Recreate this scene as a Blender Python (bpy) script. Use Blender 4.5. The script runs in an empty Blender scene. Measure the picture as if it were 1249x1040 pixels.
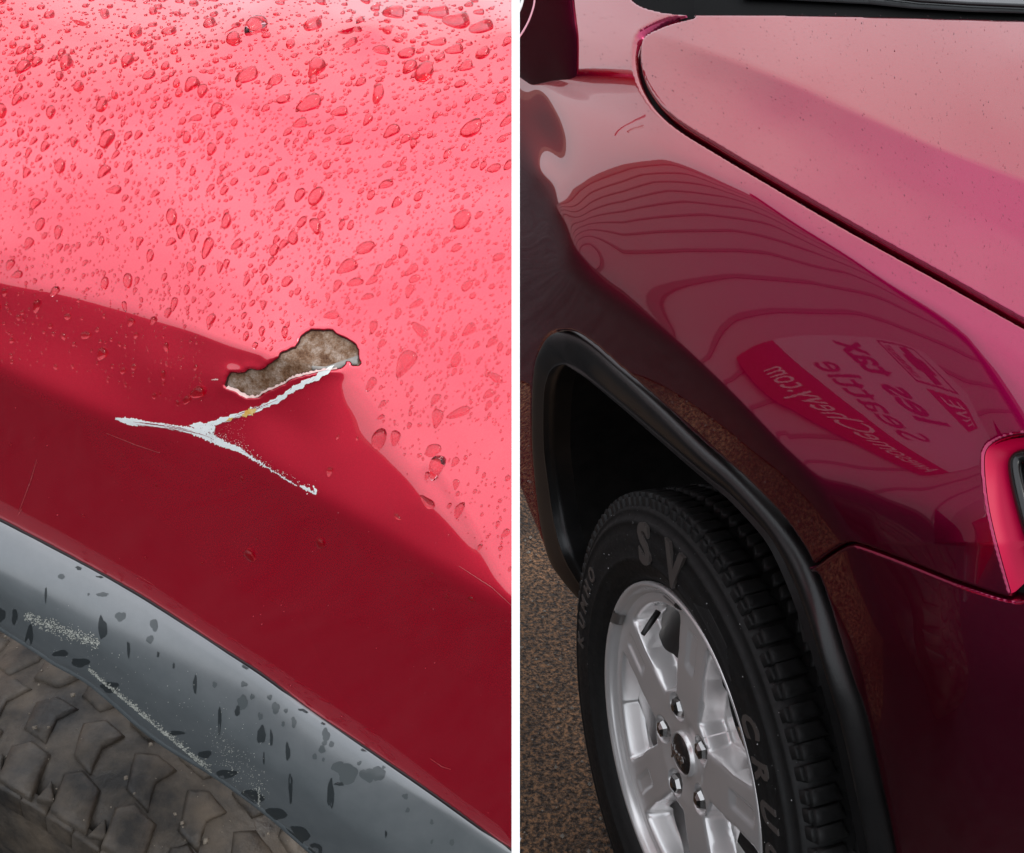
import bpy, bmesh, math, random
import numpy as np
from mathutils import Vector, Matrix
random.seed(7); rng = np.random.default_rng(7)

# ---------------------------------------------------------------- camera, world, sun, exposure
SC = bpy.context.scene
PITCH, CAMH, FPX = 33.0, 1.492, 1300.0
cam_d = bpy.data.cameras.new('camera'); cam_o = bpy.data.objects.new('camera', cam_d)
SC.collection.objects.link(cam_o); SC.camera = cam_o
cam_o.location = (0, 0, CAMH); cam_o.rotation_euler = (math.radians(90 - PITCH), 0, 0)
cam_d.sensor_fit = 'HORIZONTAL'; cam_d.sensor_width = 36; cam_d.lens = 36 * FPX / 1249
cam_d.clip_start = 0.02; cam_d.clip_end = 3000

SUN_EL, SUN_AZ = 42.0, 112.0          # azimuth measured clockwise from +Y
W = bpy.data.worlds.new('World'); SC.world = W; W.use_nodes = True
nt = W.node_tree; nt.nodes.clear()
out = nt.nodes.new('ShaderNodeOutputWorld'); bg = nt.nodes.new('ShaderNodeBackground')
sky = nt.nodes.new('ShaderNodeTexSky'); sky.sky_type = 'NISHITA'; sky.sun_disc = False
sky.sun_elevation = math.radians(SUN_EL); sky.sun_rotation = math.radians(SUN_AZ)
sky.air_density = 1.0; sky.dust_density = 3.0
tc = nt.nodes.new('ShaderNodeTexCoord'); nz = nt.nodes.new('ShaderNodeTexNoise')
nz.inputs['Scale'].default_value = 1.6; nz.inputs['Detail'].default_value = 6; nz.inputs['Roughness'].default_value = .55
nz.inputs['Distortion'].default_value = .4
rp = nt.nodes.new('ShaderNodeValToRGB'); rp.color_ramp.elements[0].position = .25; rp.color_ramp.elements[1].position = .62
rp.color_ramp.elements[0].color = (.72, .72, .72, 1); rp.color_ramp.elements[1].color = (1, 1, 1, 1)
cl = nt.nodes.new('ShaderNodeMix'); cl.data_type = 'RGBA'
cl.inputs[6].default_value = (6.0, 6.4, 7.0, 1); cl.inputs[7].default_value = (10.0, 10.3, 10.9, 1)
nz2 = nt.nodes.new('ShaderNodeTexNoise'); nz2.inputs['Scale'].default_value = 3.1; nz2.inputs['Detail'].default_value = 5
mx = nt.nodes.new('ShaderNodeMix'); mx.data_type = 'RGBA'
nt.links.new(tc.outputs['Generated'], nz.inputs['Vector']); nt.links.new(tc.outputs['Generated'], nz2.inputs['Vector'])
nt.links.new(nz.outputs['Fac'], rp.inputs['Fac']); nt.links.new(rp.outputs['Color'], mx.inputs[0])
nt.links.new(nz2.outputs['Fac'], cl.inputs[0])
sx = nt.nodes.new('ShaderNodeSeparateXYZ'); nt.links.new(tc.outputs['Generated'], sx.inputs[0])          # overcast sky: zenith brighter than the horizon
mr_ = nt.nodes.new('ShaderNodeMapRange'); mr_.inputs['To Min'].default_value = .72; mr_.inputs['To Max'].default_value = 1.28; nt.links.new(sx.outputs['Z'], mr_.inputs['Value'])
sc_ = nt.nodes.new('ShaderNodeVectorMath'); sc_.operation = 'SCALE'; nt.links.new(cl.outputs[2], sc_.inputs[0]); nt.links.new(mr_.outputs[0], sc_.inputs['Scale'])
nt.links.new(sky.outputs['Color'], mx.inputs[6]); nt.links.new(sc_.outputs[0], mx.inputs[7])
nt.links.new(mx.outputs[2], bg.inputs['Color']); bg.inputs['Strength'].default_value = 0.12
nt.links.new(bg.outputs[0], out.inputs['Surface'])
sd = bpy.data.lights.new('sun', 'SUN'); sd.energy = 0.8; sd.angle = math.radians(20); sd.color = (1, .96, .9)
so = bpy.data.objects.new('sun', sd); SC.collection.objects.link(so)
a, e = math.radians(SUN_AZ), math.radians(SUN_EL)
sdir = Vector((math.sin(a) * math.cos(e), math.cos(a) * math.cos(e), math.sin(e)))
so.rotation_euler = sdir.to_track_quat('Z', 'Y').to_euler(); so.location = sdir * 30
SC.view_settings.view_transform = 'Standard'; SC.view_settings.look = 'None'
SC.view_settings.exposure = 0.5; SC.view_settings.gamma = 1

#CORE
# ---------------------------------------------------------------- surface maths
TH = math.radians(PITCH)
RT = np.array([1., 0, 0]); UP = np.array([0, math.sin(TH), math.cos(TH)]); BK = np.array([0, -math.cos(TH), math.sin(TH)])
CAM = np.array([0, 0, CAMH])
def rays(px, py):
    x = (np.asarray(px, float) - 624.5) / FPX; y = -(np.asarray(py, float) - 520) / FPX
    return x, y
def unproj(px, py, D):
    x, y = rays(px, py); D = np.asarray(D, float)
    return CAM + (x * D)[..., None] * RT + (y * D)[..., None] * UP - (D * np.ones_like(x))[..., None] * BK
def nworld(e, psi):
    e = np.radians(e); p = np.radians(psi)
    return np.stack([-np.sin(p) * np.cos(e), -np.cos(p) * np.cos(e), np.sin(e)], -1)
def shepard(px, py, pts, p=3.0, soft=18.0):
    pts = np.array(pts, float); num = 0; den = 0
    for q in pts:
        w = 1.0 / ((px - q[0]) ** 2 + (py - q[1]) ** 2 + soft ** 2) ** (p / 2)
        num = num + w[..., None] * q[2:]; den = den + w
    return num / den[..., None]
def inpoly(px, py, poly):
    poly = np.array(poly, float); r = np.zeros(px.shape, bool)
    x1, y1 = poly[-1]
    for x2, y2 in poly:
        if y1 != y2:
            c = ((y1 > py) != (y2 > py)) & (px < (x2 - x1) * (py - y1) / (y2 - y1) + x1)
            r ^= c
        x1, y1 = x2, y2
    return r
def segdist(px, py, line, closed=False):
    L = np.array(line, float); n = len(L); best = np.full(px.shape, 1e18); bx = np.zeros(px.shape); by = np.zeros(px.shape)
    for i in range(n if closed else n - 1):
        a = L[i]; b = L[(i + 1) % n]; d = b - a
        t = np.clip(((px - a[0]) * d[0] + (py - a[1]) * d[1]) / (d @ d + 1e-12), 0, 1)
        qx = a[0] + t * d[0]; qy = a[1] + t * d[1]; dd = (px - qx) ** 2 + (py - qy) ** 2
        m = dd < best; best = np.where(m, dd, best); bx = np.where(m, qx, bx); by = np.where(m, qy, by)
    return np.sqrt(best), bx, by
def above(px, py, line):                 # signed: + above (smaller y) the polyline, by distance
    L = np.array(line, float); d, bx, by = segdist(px, py, L)
    o = np.argsort(L[:, 0]); yl = np.interp(px, L[o, 0], L[o, 1])
    return np.where(py < yl, d, -d)
def sig(d, w): return 1 / (1 + np.exp(-np.clip(d / w, -40, 40)))
def smooth_line(L, n=8):                 # Catmull-Rom through the points
    L = np.array(L, float); P = np.vstack([2 * L[0] - L[1], L, 2 * L[-1] - L[-2]]); o = []
    for i in range(1, len(P) - 2):
        for k in range(n):
            t = k / n
            o.append(.5 * ((2 * P[i]) + (-P[i - 1] + P[i + 1]) * t + (2 * P[i - 1] - 5 * P[i] + 4 * P[i + 1] - P[i + 2]) * t * t
                           + (-P[i - 1] + 3 * P[i] - 3 * P[i + 1] + P[i + 2]) * t ** 3))
    o.append(P[-2]); return np.array(o)
class Surf:
    """height field u = log(depth) over picture directions whose gradient follows a wanted normal field"""
    def __init__(s, x0, x1, y0, y1, step, nfun, anchor):
        s.x0, s.y0, s.h = x0, y0, step
        s.nx = int((x1 - x0) / step) + 1; s.ny = int((y1 - y0) / step) + 1
        PX, PY = np.meshgrid(x0 + step * np.arange(s.nx), y0 + step * np.arange(s.ny)); s.PX, s.PY = PX, PY
        n = nfun(PX, PY); n /= np.linalg.norm(n, axis=-1, keepdims=True)
        nc = np.stack([n @ RT, n @ UP, n @ BK], -1); x, y = rays(PX, PY)
        k = nc[..., 2] - x * nc[..., 0] - y * nc[..., 1]; k = np.maximum(k, .12)
        gx = nc[..., 0] / k * step / FPX; gy = -nc[..., 1] / k * step / FPX
        fx = .5 * (gx[:, 1:] + gx[:, :-1]); fy = .5 * (gy[1:] + gy[:-1])
        div = np.zeros_like(gx); div[:, :-1] += fx; div[:, 1:] -= fx; div[:-1] += fy; div[1:] -= fy
        E = np.block([[div, div[:, ::-1]], [div[::-1], div[::-1, ::-1]]])
        H = np.fft.rfft2(E); M, N = E.shape
        l = (2 * np.cos(2 * np.pi * np.arange(M) / M) - 2)[:, None] + (2 * np.cos(2 * np.pi * np.arange(H.shape[1]) / N) - 2)[None]
        l[0, 0] = 1; H = H / l; H[0, 0] = 0
        u = np.fft.irfft2(H, s=(M, N))[:s.ny, :s.nx]
        s.u = u; s.u = u - s.samp(u, anchor[0], anchor[1]) + math.log(anchor[2]); s.finish()
    def finish(s):
        s.P = unproj(s.PX, s.PY, np.exp(s.u))
        dx = np.gradient(s.P, axis=1); dy = np.gradient(s.P, axis=0)
        n = -np.cross(dx, dy); s.N = n / np.linalg.norm(n, axis=-1, keepdims=True)
    def samp(s, A, px, py):
        px = np.asarray(px, float); py = np.asarray(py, float)
        fx = np.clip((px - s.x0) / s.h, 0, s.nx - 1.001); fy = np.clip((py - s.y0) / s.h, 0, s.ny - 1.001)
        i = fx.astype(int); j = fy.astype(int); a = fx - i; b = fy - j
        if A.ndim == 3: a = a[..., None]; b = b[..., None]
        return (A[j, i] * (1 - a) + A[j, i + 1] * a) * (1 - b) + (A[j + 1, i] * (1 - a) + A[j + 1, i + 1] * a) * b
    def pt(s, px, py, off=0.0):
        n = s.nrm(px, py); return unproj(px, py, np.exp(s.samp(s.u, px, py))) + n * (np.asarray(off)[..., None] if np.ndim(off) else off)
    def nrm(s, px, py):
        n = s.samp(s.N, px, py); return n / np.linalg.norm(n, axis=-1, keepdims=True)

# ---------------------------------------------------------------- left picture: the dented fender
L_CREASE = smooth_line([(-60, 415), (0, 450), (70, 482), (140, 511), (200, 524), (240, 533), (300, 556), (385, 604), (470, 650), (550, 697), (624, 740), (700, 785)], 4)
L_DENT = smooth_line([(-60, 338), (0, 344), (90, 358), (180, 382), (250, 405), (330, 430), (390, 446), (425, 452), (452, 495), (490, 560), (540, 620), (590, 680), (630, 735), (700, 800)], 4)
L_SCR = [(240, 520), (300, 500), (350, 478), (400, 452), (440, 440)]
def n_left(px, py):
    top = shepard(px, py, [(0, -30, 80, 42), (150, -30, 92, 42), (300, -30, 98, 42), (624, -30, 101, 42), (0, 0, 74, 42), (150, 5, 86, 42), (262, 34, 88, 0), (300, 5, 95, 42), (450, 10, 97, 42), (624, 18, 98, 42), (0, 60, 60, 44), (300, 60, 63, 42), (624, 65, 66, 38), (450, 60, 64, 38),
        (0, 160, 50, 46), (300, 160, 52, 42), (600, 160, 54, 36), (0, 270, 38, 50), (160, 270, 40, 48), (300, 280, 42, 42), (600, 300, 48, 34),
        (0, 335, 28, 52), (150, 355, 29, 50), (300, 400, 30, 44), (420, 430, 36, 36), (600, 450, 44, 30), (600, 600, 38, 28), (500, 520, 36, 30), (600, 690, 34, 28)], 3.2)
    den = shepard(px, py, [(0, 365, 18, 48), (0, 430, 22, 46), (110, 385, 18, 48), (110, 465, 22, 46), (200, 425, 17, 50), (190, 480, 9, 56), (270, 440, 9, 56), (270, 490, -4, 58), (330, 470, -8, 56),
        (350, 455, -6, 50), (400, 500, 14, 34), (350, 540, 17, 34), (430, 540, 17, 32), (440, 600, 18, 32), (500, 640, 14, 34), (560, 690, 15, 38), (520, 600, 18, 34), (600, 725, 17, 40)], 3.2)
    low = shepard(px, py, [(0, 500, -10, 47), (0, 620, -9, 47), (300, 620, -11, 45), (300, 720, -7, 45), (600, 800, -14, 44), (600, 1000, -14, 44), (300, 570, -12, 45), (0, 900, 0, 46), (300, 1000, 0, 46)], 3)
    top[..., 1] -= np.interp(px, [0, 150, 300, 480], [32, 24, 12, 0]) + 28 * sig(55 - py, 8) * np.interp(px, [300, 480], [1, 0])
    dv, _, _ = segdist(px, py, smooth_line([(528, 575), (556, 618), (580, 662), (600, 715)], 4)); top[..., 0] -= 19 * np.exp(-(dv / 9) ** 2)
    wt = sig(above(px, py, L_DENT), np.interp(px, [400, 440], [3.0, 6.0])); wc = sig(above(px, py, L_CREASE), 5.0)
    v = den * (1 - wt)[..., None] + top * wt[..., None]; v = low * (1 - wc)[..., None] + v * wc[..., None]
    # soft pressed-in waves in the sheet
    v[..., 0] += 1.2 * np.sin(px / 61 + py / 47) * wt + .8 * np.sin(px / 33 - py / 52) * wt
    return nworld(v[..., 0], v[..., 1] - 20)
SL = Surf(-70, 684, -70, 1110, 2.0, n_left, (300, 560, .56))

# ---------------------------------------------------------------- right picture: the straight fender
PSI = 72.8
R_RIDGE = smooth_line([(740, 26), (781, 37), (860, 62), (950, 95), (1050, 140), (1150, 185), (1249, 222), (1330, 252)], 4)
R_GAP = smooth_line([(846, 16), (815, 24), (791, 34), (779, 44), (775.5, 62), (777, 84), (785, 108), (802, 133), (830, 157), (874, 184), (940, 223), (1040, 281), (1140, 336), (1190, 364), (1249, 397), (1340, 448)], 5)
R_SH = smooth_line([(560, 60), (640, 84), (703, 112), (770, 150), (850, 195), (935, 246), (1010, 292), (1070, 330), (1130, 362), (1190, 400), (1249, 440), (1340, 500)], 4)
R_L5 = smooth_line([(560, 300), (620, 318), (665, 327), (690, 330), (715, 345), (760, 377), (805, 408), (850, 443), (900, 490), (950, 543), (1000, 600), (1035, 663), (1062, 740), (1085, 850), (1110, 1060), (1112, 1110)], 4)
R_SEAM = smooth_line([(975, 703), (990, 691), (1015, 673), (1033, 664), (1050, 666), (1100, 684), (1160, 708), (1210, 725), (1235, 731), (1249, 731), (1340, 728)], 5)
def n_right(px, py):
    hood = shepard(px, py, [(800, 30, 74, 70), (1249, 30, 84, 70), (1249, 120, 82, 60), (1249, 200, 78, 60), (1000, 60, 80, 66), (1000, 100, 76, 66)], 3)
    hs = shepard(px, py, [(800, 60, 56, 66), (850, 75, 53, 66), (850, 130, 68, 68), (790, 100, 62, 70), (950, 112, 50, 66), (1050, 158, 49, 66), (950, 195, 70, 68), (1150, 205, 49, 66), (1080, 250, 70, 68), (1249, 250, 49, 66), (1200, 320, 70, 66), (1040, 212, 60, 68), (1160, 262, 60, 68), (1249, 370, 70, 66), (1300, 300, 58, 68)], 3)
    sh = shepard(px, py, [(730, 20, 58, 82), (720, 80, 50, 80), (760, 110, 50, 78), (850, 175, 56, 75), (1000, 262, 56, 73), (1150, 350, 54, 70), (1249, 410, 52, 68), (640, 60, 50, 84)], 3)
    # between shoulder and the lower edge: elevation follows the height on the panel, azimuth the length along the car
    ds = -above(px, py, R_SH); dl = above(px, py, R_L5); t = np.clip(dl / (np.abs(ds) + np.abs(dl) + 1e-6), 0, 1)
    el = np.interp(t, [0, .25, .5, .75, .9, 1], [25, 27, 29, 32, 36, 42]); az = np.interp(px, [640, 720, 900, 1050, 1180, 1249, 1330], [98, 86, 74, 67, 59, 48, 30])
    el = el + np.interp(px, [700, 760, 1000, 1180, 1249], [10, 4, 0, 0, 4])
    side = np.stack([el, az], -1)
    rear = shepard(px, py, [(640, 118, 34, 84), (690, 150, 34, 82), (640, 165, 48, 84), (668, 200, 48, 84), (695, 245, 44, 82), (640, 215, -4, 84), (668, 258, -6, 84), (692, 305, -4, 84), (640, 320, 4, 84)], 3, 18)
    wr = sig(692 - px + np.clip((230 - py), 0, 100) * -.35, 7); side = side * (1 - wr)[..., None] + rear * wr[..., None]
    low = shepard(px, py, [(640, 380, -6, 76), (700, 360, -6, 75), (850, 500, -10, 75), (1000, 660, -12, 71), (1060, 900, -14, 68), (640, 600, 0, 72), (640, 480, -2, 74)], 3)
    bum = shepard(px, py, [(1080, 720, -6, 66), (1249, 760, -6, 42), (1100, 850, -12, 64), (1249, 900, -14, 40), (1120, 1040, -16, 60), (1249, 1040, -18, 38)], 3)
    lowr = shepard(px, py, [(1045, 640, 0, 68), (1100, 640, 2, 64), (1180, 660, 2, 56), (1249, 700, 2, 44)], 3)
    def bl(a, b, w): return a * (1 - w)[..., None] + b * w[..., None]
    wlow = sig(-(py - (590 + (px - 1000) * .0)) , 22); side = bl(np.where((px > 960)[..., None], lowr, side), side, np.where(px > 960, wlow, 1))
    wb = sig(above(px, py, R_SEAM), 3); side = bl(bum, side, np.where(px > 1020, wb, 1))
    v = bl(low, side, sig(above(px, py, R_L5), 3.5)); v = np.where(((px > 1035) & (py > 663))[..., None], bl(low, bum, sig(px - np.interp(py, R_L5[:, 1], R_L5[:, 0]), 6)), v)
    v = bl(v, sh, sig(above(px, py, R_SH), 3.5))
    ingap = above_gap(px, py); v = bl(v, hs, sig(ingap, 2.0)); v = bl(v, hood, sig(above(px, py, R_RIDGE), 1.6) * sig(ingap, 2.0))
    return nworld(v[..., 0], v[..., 1])
HOODPOLY = np.vstack([R_GAP, [(1400, 448), (1400, -200), (846, -200)]])
def above_gap(px, py):
    d, _, _ = segdist(px, py, R_GAP); return np.where(inpoly(px, py, HOODPOLY), d, -d)
S0 = nworld(0, PSI)
HUB = unproj(np.array(820.), np.array(922.), np.array(1.415))
def side_depth(px, py, off):             # depth at which the picture ray meets the vertical side plane of the car
    x, y = rays(px, py); d = x * RT + y * UP - BK
    return ((HUB + off * S0 - CAM) @ S0) / (d @ S0)
SR = Surf(560, 1340, -70, 1110, 2.0, n_right, (850, 470, float(side_depth(850, 470, .05))))
#ENDCORE
# ---------------------------------------------------------------- helpers
COL = SC.collection
def link(o, parent=None):
    COL.objects.link(o)
    if parent is not None:
        o.parent = parent; o.matrix_parent_inverse = Matrix.Identity(4)
        o.matrix_basis = world_of(parent).inverted() @ WM.get(o.name, Matrix.Identity(4))
    return o
WM = {}
def world_of(o):
    m = o.matrix_basis.copy()
    while o.parent is not None: o = o.parent; m = o.matrix_basis @ m
    return m
def mesh(name, V, Fc, smooth=True):
    me = bpy.data.meshes.new(name); me.from_pydata([tuple(v) for v in np.asarray(V, float)], [], [tuple(int(i) for i in f) for f in Fc])
    if smooth: me.polygons.foreach_set('use_smooth', [True] * len(me.polygons))
    me.update(); return me
def fastmesh(name, V, Q, smooth=True):
    V = np.asarray(V, np.float32); Q = np.asarray(Q, np.int32); n, k = Q.shape
    me = bpy.data.meshes.new(name); me.vertices.add(len(V)); me.vertices.foreach_set('co', V.ravel())
    me.loops.add(n * k); me.loops.foreach_set('vertex_index', Q.ravel())
    me.polygons.add(n); me.polygons.foreach_set('loop_start', np.arange(0, n * k, k, dtype=np.int32)); me.polygons.foreach_set('loop_total', np.full(n, k, np.int32))
    me.polygons.foreach_set('use_smooth', np.full(n, smooth)); me.update(calc_edges=True); me.validate(); return me
def obj(name, me, mat, parent=None, M=None, kind=None, label=None):
    o = bpy.data.objects.new(name, me)
    if mat is not None and len(me.materials) == 0: me.materials.append(mat)
    COL.objects.link(o); w = M if M is not None else Matrix.Identity(4)
    if parent is not None: o.parent = parent; o.matrix_basis = world_of(parent).inverted() @ w
    else: o.matrix_basis = w
    if kind: o['kind'] = kind
    if label: o['label'] = label
    return o
def empty(name, loc, label, cat):
    o = bpy.data.objects.new(name, None); o.empty_display_size = .1; COL.objects.link(o); o.location = loc
    o['label'] = label; o['category'] = cat; return o
def tag(o, label, cat, group=None):
    o['label'] = label; o['category'] = cat
    if group: o['group'] = group
    return o
def lathe(prof, n=96, a0=0, a1=2 * math.pi):      # profile (r, z) about local Z
    V = []; Q = []; full = abs(a1 - a0 - 2 * math.pi) < 1e-6; m = n if full else n + 1
    for i in range(m):
        a = a0 + (a1 - a0) * i / n
        for r, z in prof: V.append((r * math.cos(a), r * math.sin(a), z))
    k = len(prof)
    for i in range(n):
        j = (i + 1) % m
        for q in range(k - 1): Q.append((i * k + q, j * k + q, j * k + q + 1, i * k + q + 1))
    return V, Q
def tube(path, r, n=8, cap=True):
    path = np.array(path, float); V = []; Q = []; r = np.broadcast_to(r, (len(path),))
    for i, p in enumerate(path):
        t = path[min(i + 1, len(path) - 1)] - path[max(i - 1, 0)]; t /= np.linalg.norm(t) + 1e-12
        a = np.cross(t, [0, 0, 1.]); a = a if np.linalg.norm(a) > 1e-3 else np.cross(t, [1., 0, 0]); a /= np.linalg.norm(a); b = np.cross(t, a)
        for k in range(n):
            w = 2 * math.pi * k / n; V.append(p + r[i] * (math.cos(w) * a + math.sin(w) * b))
    for i in range(len(path) - 1):
        for k in range(n): Q.append((i * n + k, i * n + (k + 1) % n, (i + 1) * n + (k + 1) % n, (i + 1) * n + k))
    if cap: Q.append(tuple(range(n))[::-1]); Q.append(tuple((len(path) - 1) * n + k for k in range(n)))
    return V, Q
def panel(S, poly, thick=.004, roll=2.5, holes=(), lift=0.0, edge=True, disp=None):
    """cut the piece inside poly out of a surface, snap its rim to the outline, give the rim a rolled edge and thickness"""
    cx = S.PX[:-1, :-1] + S.h / 2; cy = S.PY[:-1, :-1] + S.h / 2
    keep = inpoly(cx, cy, poly)
    for h in holes: keep &= ~inpoly(cx, cy, h)
    idx = np.arange(S.nx * S.ny).reshape(S.ny, S.nx)
    Q = np.stack([idx[:-1, :-1], idx[1:, :-1], idx[1:, 1:], idx[:-1, 1:]], -1)[keep]
    used = np.unique(Q); mp = np.full(S.nx * S.ny, -1); mp[used] = np.arange(len(used)); Q = mp[Q]
    px = S.PX.ravel()[used].copy(); py = S.PY.ravel()[used].copy()
    e = np.concatenate([Q[:, [0, 1]], Q[:, [1, 2]], Q[:, [2, 3]], Q[:, [3, 0]]]); key = e[:, 0].astype(np.int64) * len(used) + e[:, 1]; rk = e[:, 1].astype(np.int64) * len(used) + e[:, 0]
    be = e[~np.isin(key, rk)]; bv = np.unique(be)
    bd = np.full(len(bv), 1e9); bx = px[bv].copy(); by = py[bv].copy()
    dist = np.full(len(px), 1e9)
    for P in [poly] + list(holes):
        d, x, y = segdist(px[bv], py[bv], P, True); m = d < bd; bd[m] = d[m]; bx[m] = x[m]; by[m] = y[m]
        dist = np.minimum(dist, segdist(px, py, P, True)[0])
    px[bv] = bx; py[bv] = by; dist[bv] = 0
    d = np.clip(dist / max(roll, .01), 0, 1); mm = math.exp(float(np.mean(S.u))) / FPX
    off = -roll * mm * (1 - np.sqrt(1 - (1 - d) ** 2)) + lift
    if disp is not None: off = off + disp(px, py)
    V = S.pt(px, py, off)
    if edge:
        n = S.nrm(px[bv], py[bv]); V2 = V[bv] - n * thick; k = len(V); V = np.vstack([V, V2]); mb = np.full(k, -1); mb[bv] = k + np.arange(len(bv))
        Q = np.vstack([Q, np.stack([be[:, 1], be[:, 0], mb[be[:, 0]], mb[be[:, 1]]], -1)])
    return V, Q
def resample(L, n):
    L = np.array(L, float); s = np.r_[0, np.cumsum(np.linalg.norm(np.diff(L, axis=0), axis=1))]; t = np.linspace(0, s[-1], n)
    return np.stack([np.interp(t, s, L[:, i]) for i in range(L.shape[1])], -1)
def toplane(px, py, P0, n0):             # picture rays onto planes through P0 with normal n0
    x, y = rays(px, py); d = x[:, None] * RT + y[:, None] * UP - BK
    t = ((P0 - CAM) @ n0) / (d @ n0); return CAM + d * t[:, None]
def text_mesh(s, size, depth=.0, shear=0, offset=0):
    c = bpy.data.curves.new('text', 'FONT'); c.body = s; c.size = size; c.extrude = depth; c.align_x = 'CENTER'; c.align_y = 'CENTER'; c.shear = shear; c.offset = offset; c.resolution_u = 3
    o = bpy.data.objects.new('text', c); COL.objects.link(o); bpy.context.view_layer.update()
    me = bpy.data.meshes.new_from_object(o); bpy.data.objects.remove(o); return me
def join_pts(lst):                       # list of (V, Q-lists)
    V = []; Q = []
    for v, q in lst:
        k = len(V); V.extend([tuple(a) for a in v]); Q.extend([tuple(i + k for i in f) for f in q])
    return V, Q

# ---------------------------------------------------------------- materials
def mat(name): m = bpy.data.materials.new(name); m.use_nodes = True; return m, m.node_tree, m.node_tree.nodes['Principled BSDF']
def N(nt, t, **k):
    n = nt.nodes.new(t)
    for a, b in k.items():
        if a in n.inputs: n.inputs[a].default_value = b
        else: setattr(n, a, b)
    return n
def ramp(nt, src, stops):
    r = nt.nodes.new('ShaderNodeValToRGB'); el = r.color_ramp.elements
    while len(el) < len(stops): el.new(.5)
    for e_, (p, c) in zip(el, stops): e_.position = p; e_.color = (*c, 1) if len(c) == 3 else c
    nt.links.new(src, r.inputs['Fac']); return r.outputs['Color']
def coords(nt, scale=1): 
    g = nt.nodes.new('ShaderNodeNewGeometry'); return g.outputs['Position']
def noise(nt, scale, detail=4, rough=.55, vec=None, out='Fac', dist=0):
    n = N(nt, 'ShaderNodeTexNoise', Scale=scale, Detail=detail, Roughness=rough, Distortion=dist)
    nt.links.new(vec if vec is not None else coords(nt), n.inputs['Vector']); return n.outputs[out]
def bump(nt, bsdf, h, strength, dist, base=None, coat=False):
    b = N(nt, 'ShaderNodeBump', Strength=strength, Distance=dist); nt.links.new(h, b.inputs['Height'])
    if base is not None: nt.links.new(base, b.inputs['Normal'])
    nt.links.new(b.outputs['Normal'], bsdf.inputs['Normal'])
    if coat: nt.links.new(b.outputs['Normal'], bsdf.inputs['Coat Normal'])
    return b.outputs['Normal']
def paint(name, c, metal, rough, ior, crough, flake=.12, orange=.000006, dirt=0):
    m, nt, b = mat(name)
    f = noise(nt, 1800, 2, .6); lo = tuple(x * (1 - flake) for x in c); hi = tuple(min(1, x * (1 + flake) + .002) for x in c)
    col = ramp(nt, f, [(.35, lo), (.65, hi)])
    if dirt:
        d = noise(nt, 60, 8, .75); k = ramp(nt, d, [(.60, (0, 0, 0)), (.78, (dirt,) * 3)])
        mx_ = N(nt, 'ShaderNodeMix', data_type='RGBA'); nt.links.new(k, mx_.inputs[0]); nt.links.new(col, mx_.inputs[6]); mx_.inputs[7].default_value = (.35, .3, .28, 1); col = mx_.outputs[2]
    nt.links.new(col, b.inputs['Base Color'])
    b.inputs['Metallic'].default_value = metal; b.inputs['Roughness'].default_value = rough
    b.inputs['Specular IOR Level'].default_value = 0; b.inputs['Specular Tint'].default_value = (.8, .02, .08, 1); b.inputs['Coat Weight'].default_value = 1; b.inputs['Coat IOR'].default_value = ior
    cr = noise(nt, 9, 6, .6); r_ = N(nt, 'ShaderNodeMapRange'); nt.links.new(cr, r_.inputs['Value']); r_.inputs['From Min'].default_value = .35; r_.inputs['From Max'].default_value = .75
    r_.inputs['To Min'].default_value = crough; r_.inputs['To Max'].default_value = crough * 2.2; nt.links.new(r_.outputs[0], b.inputs['Coat Roughness'])
    bump(nt, b, noise(nt, 260, 2, .5), .35, orange, coat=True)
    return m
PAINT_L = paint('red_paint', (.86, .0, .036), .55, .26, 2.15, .010, dirt=.03)
PAINT_R = paint('dark_red_paint', (.31, .0, .055), .95, .25, 1.54, .008, orange=.000006, dirt=.02)
PAINT_R.node_tree.nodes['Principled BSDF'].inputs['Specular Tint'].default_value = (.75, .06, .24, 1)
def simple(name, c, rough=.5, metal=0, **k):
    m, nt, b = mat(name); b.inputs['Base Color'].default_value = (*c, 1); b.inputs['Roughness'].default_value = rough; b.inputs['Metallic'].default_value = metal
    for a, v in k.items(): b.inputs[a].default_value = v
    return m
def varied(name, c0, c1, scale, rough, metal=0, bs=0, bd=.001, bscale=None, detail=6, spec=.5, lohi=(.3, .7), r1=None):
    m, nt, b = mat(name); f = noise(nt, scale, detail, .65); nt.links.new(ramp(nt, f, [(lohi[0], c0), (lohi[1], c1)]), b.inputs['Base Color'])
    b.inputs['Roughness'].default_value = rough; b.inputs['Metallic'].default_value = metal; b.inputs['Specular IOR Level'].default_value = spec
    if r1 is not None:
        q = N(nt, 'ShaderNodeMapRange'); nt.links.new(noise(nt, scale * 1.7, 5, .6), q.inputs['Value']); q.inputs['From Min'].default_value = .3; q.inputs['From Max'].default_value = .7
        q.inputs['To Min'].default_value = rough; q.inputs['To Max'].default_value = r1; nt.links.new(q.outputs[0], b.inputs['Roughness'])
    if bs: bump(nt, b, noise(nt, bscale or scale * 4, 4, .6), bs, bd)
    return m
def grain_plastic(name, c0, c1, rough, vscale=900, depth=.00012):
    m, nt, b = mat(name); v = N(nt, 'ShaderNodeTexVoronoi', Scale=vscale); nt.links.new(coords(nt), v.inputs['Vector'])
    nt.links.new(ramp(nt, noise(nt, 40, 6, .6), [(.3, c0), (.7, c1)]), b.inputs['Base Color']); b.inputs['Roughness'].default_value = rough
    bump(nt, b, v.outputs['Distance'], .6, depth); return m
FLARE_L = grain_plastic('wet_grey_plastic', (.09, .105, .11), (.12, .135, .14), .5, depth=.00007)
_b = FLARE_L.node_tree.nodes['Principled BSDF']; _b.inputs['Coat Weight'].default_value = 1; _b.inputs['Coat IOR'].default_value = 2.3; _b.inputs['Coat Roughness'].default_value = .2
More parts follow.
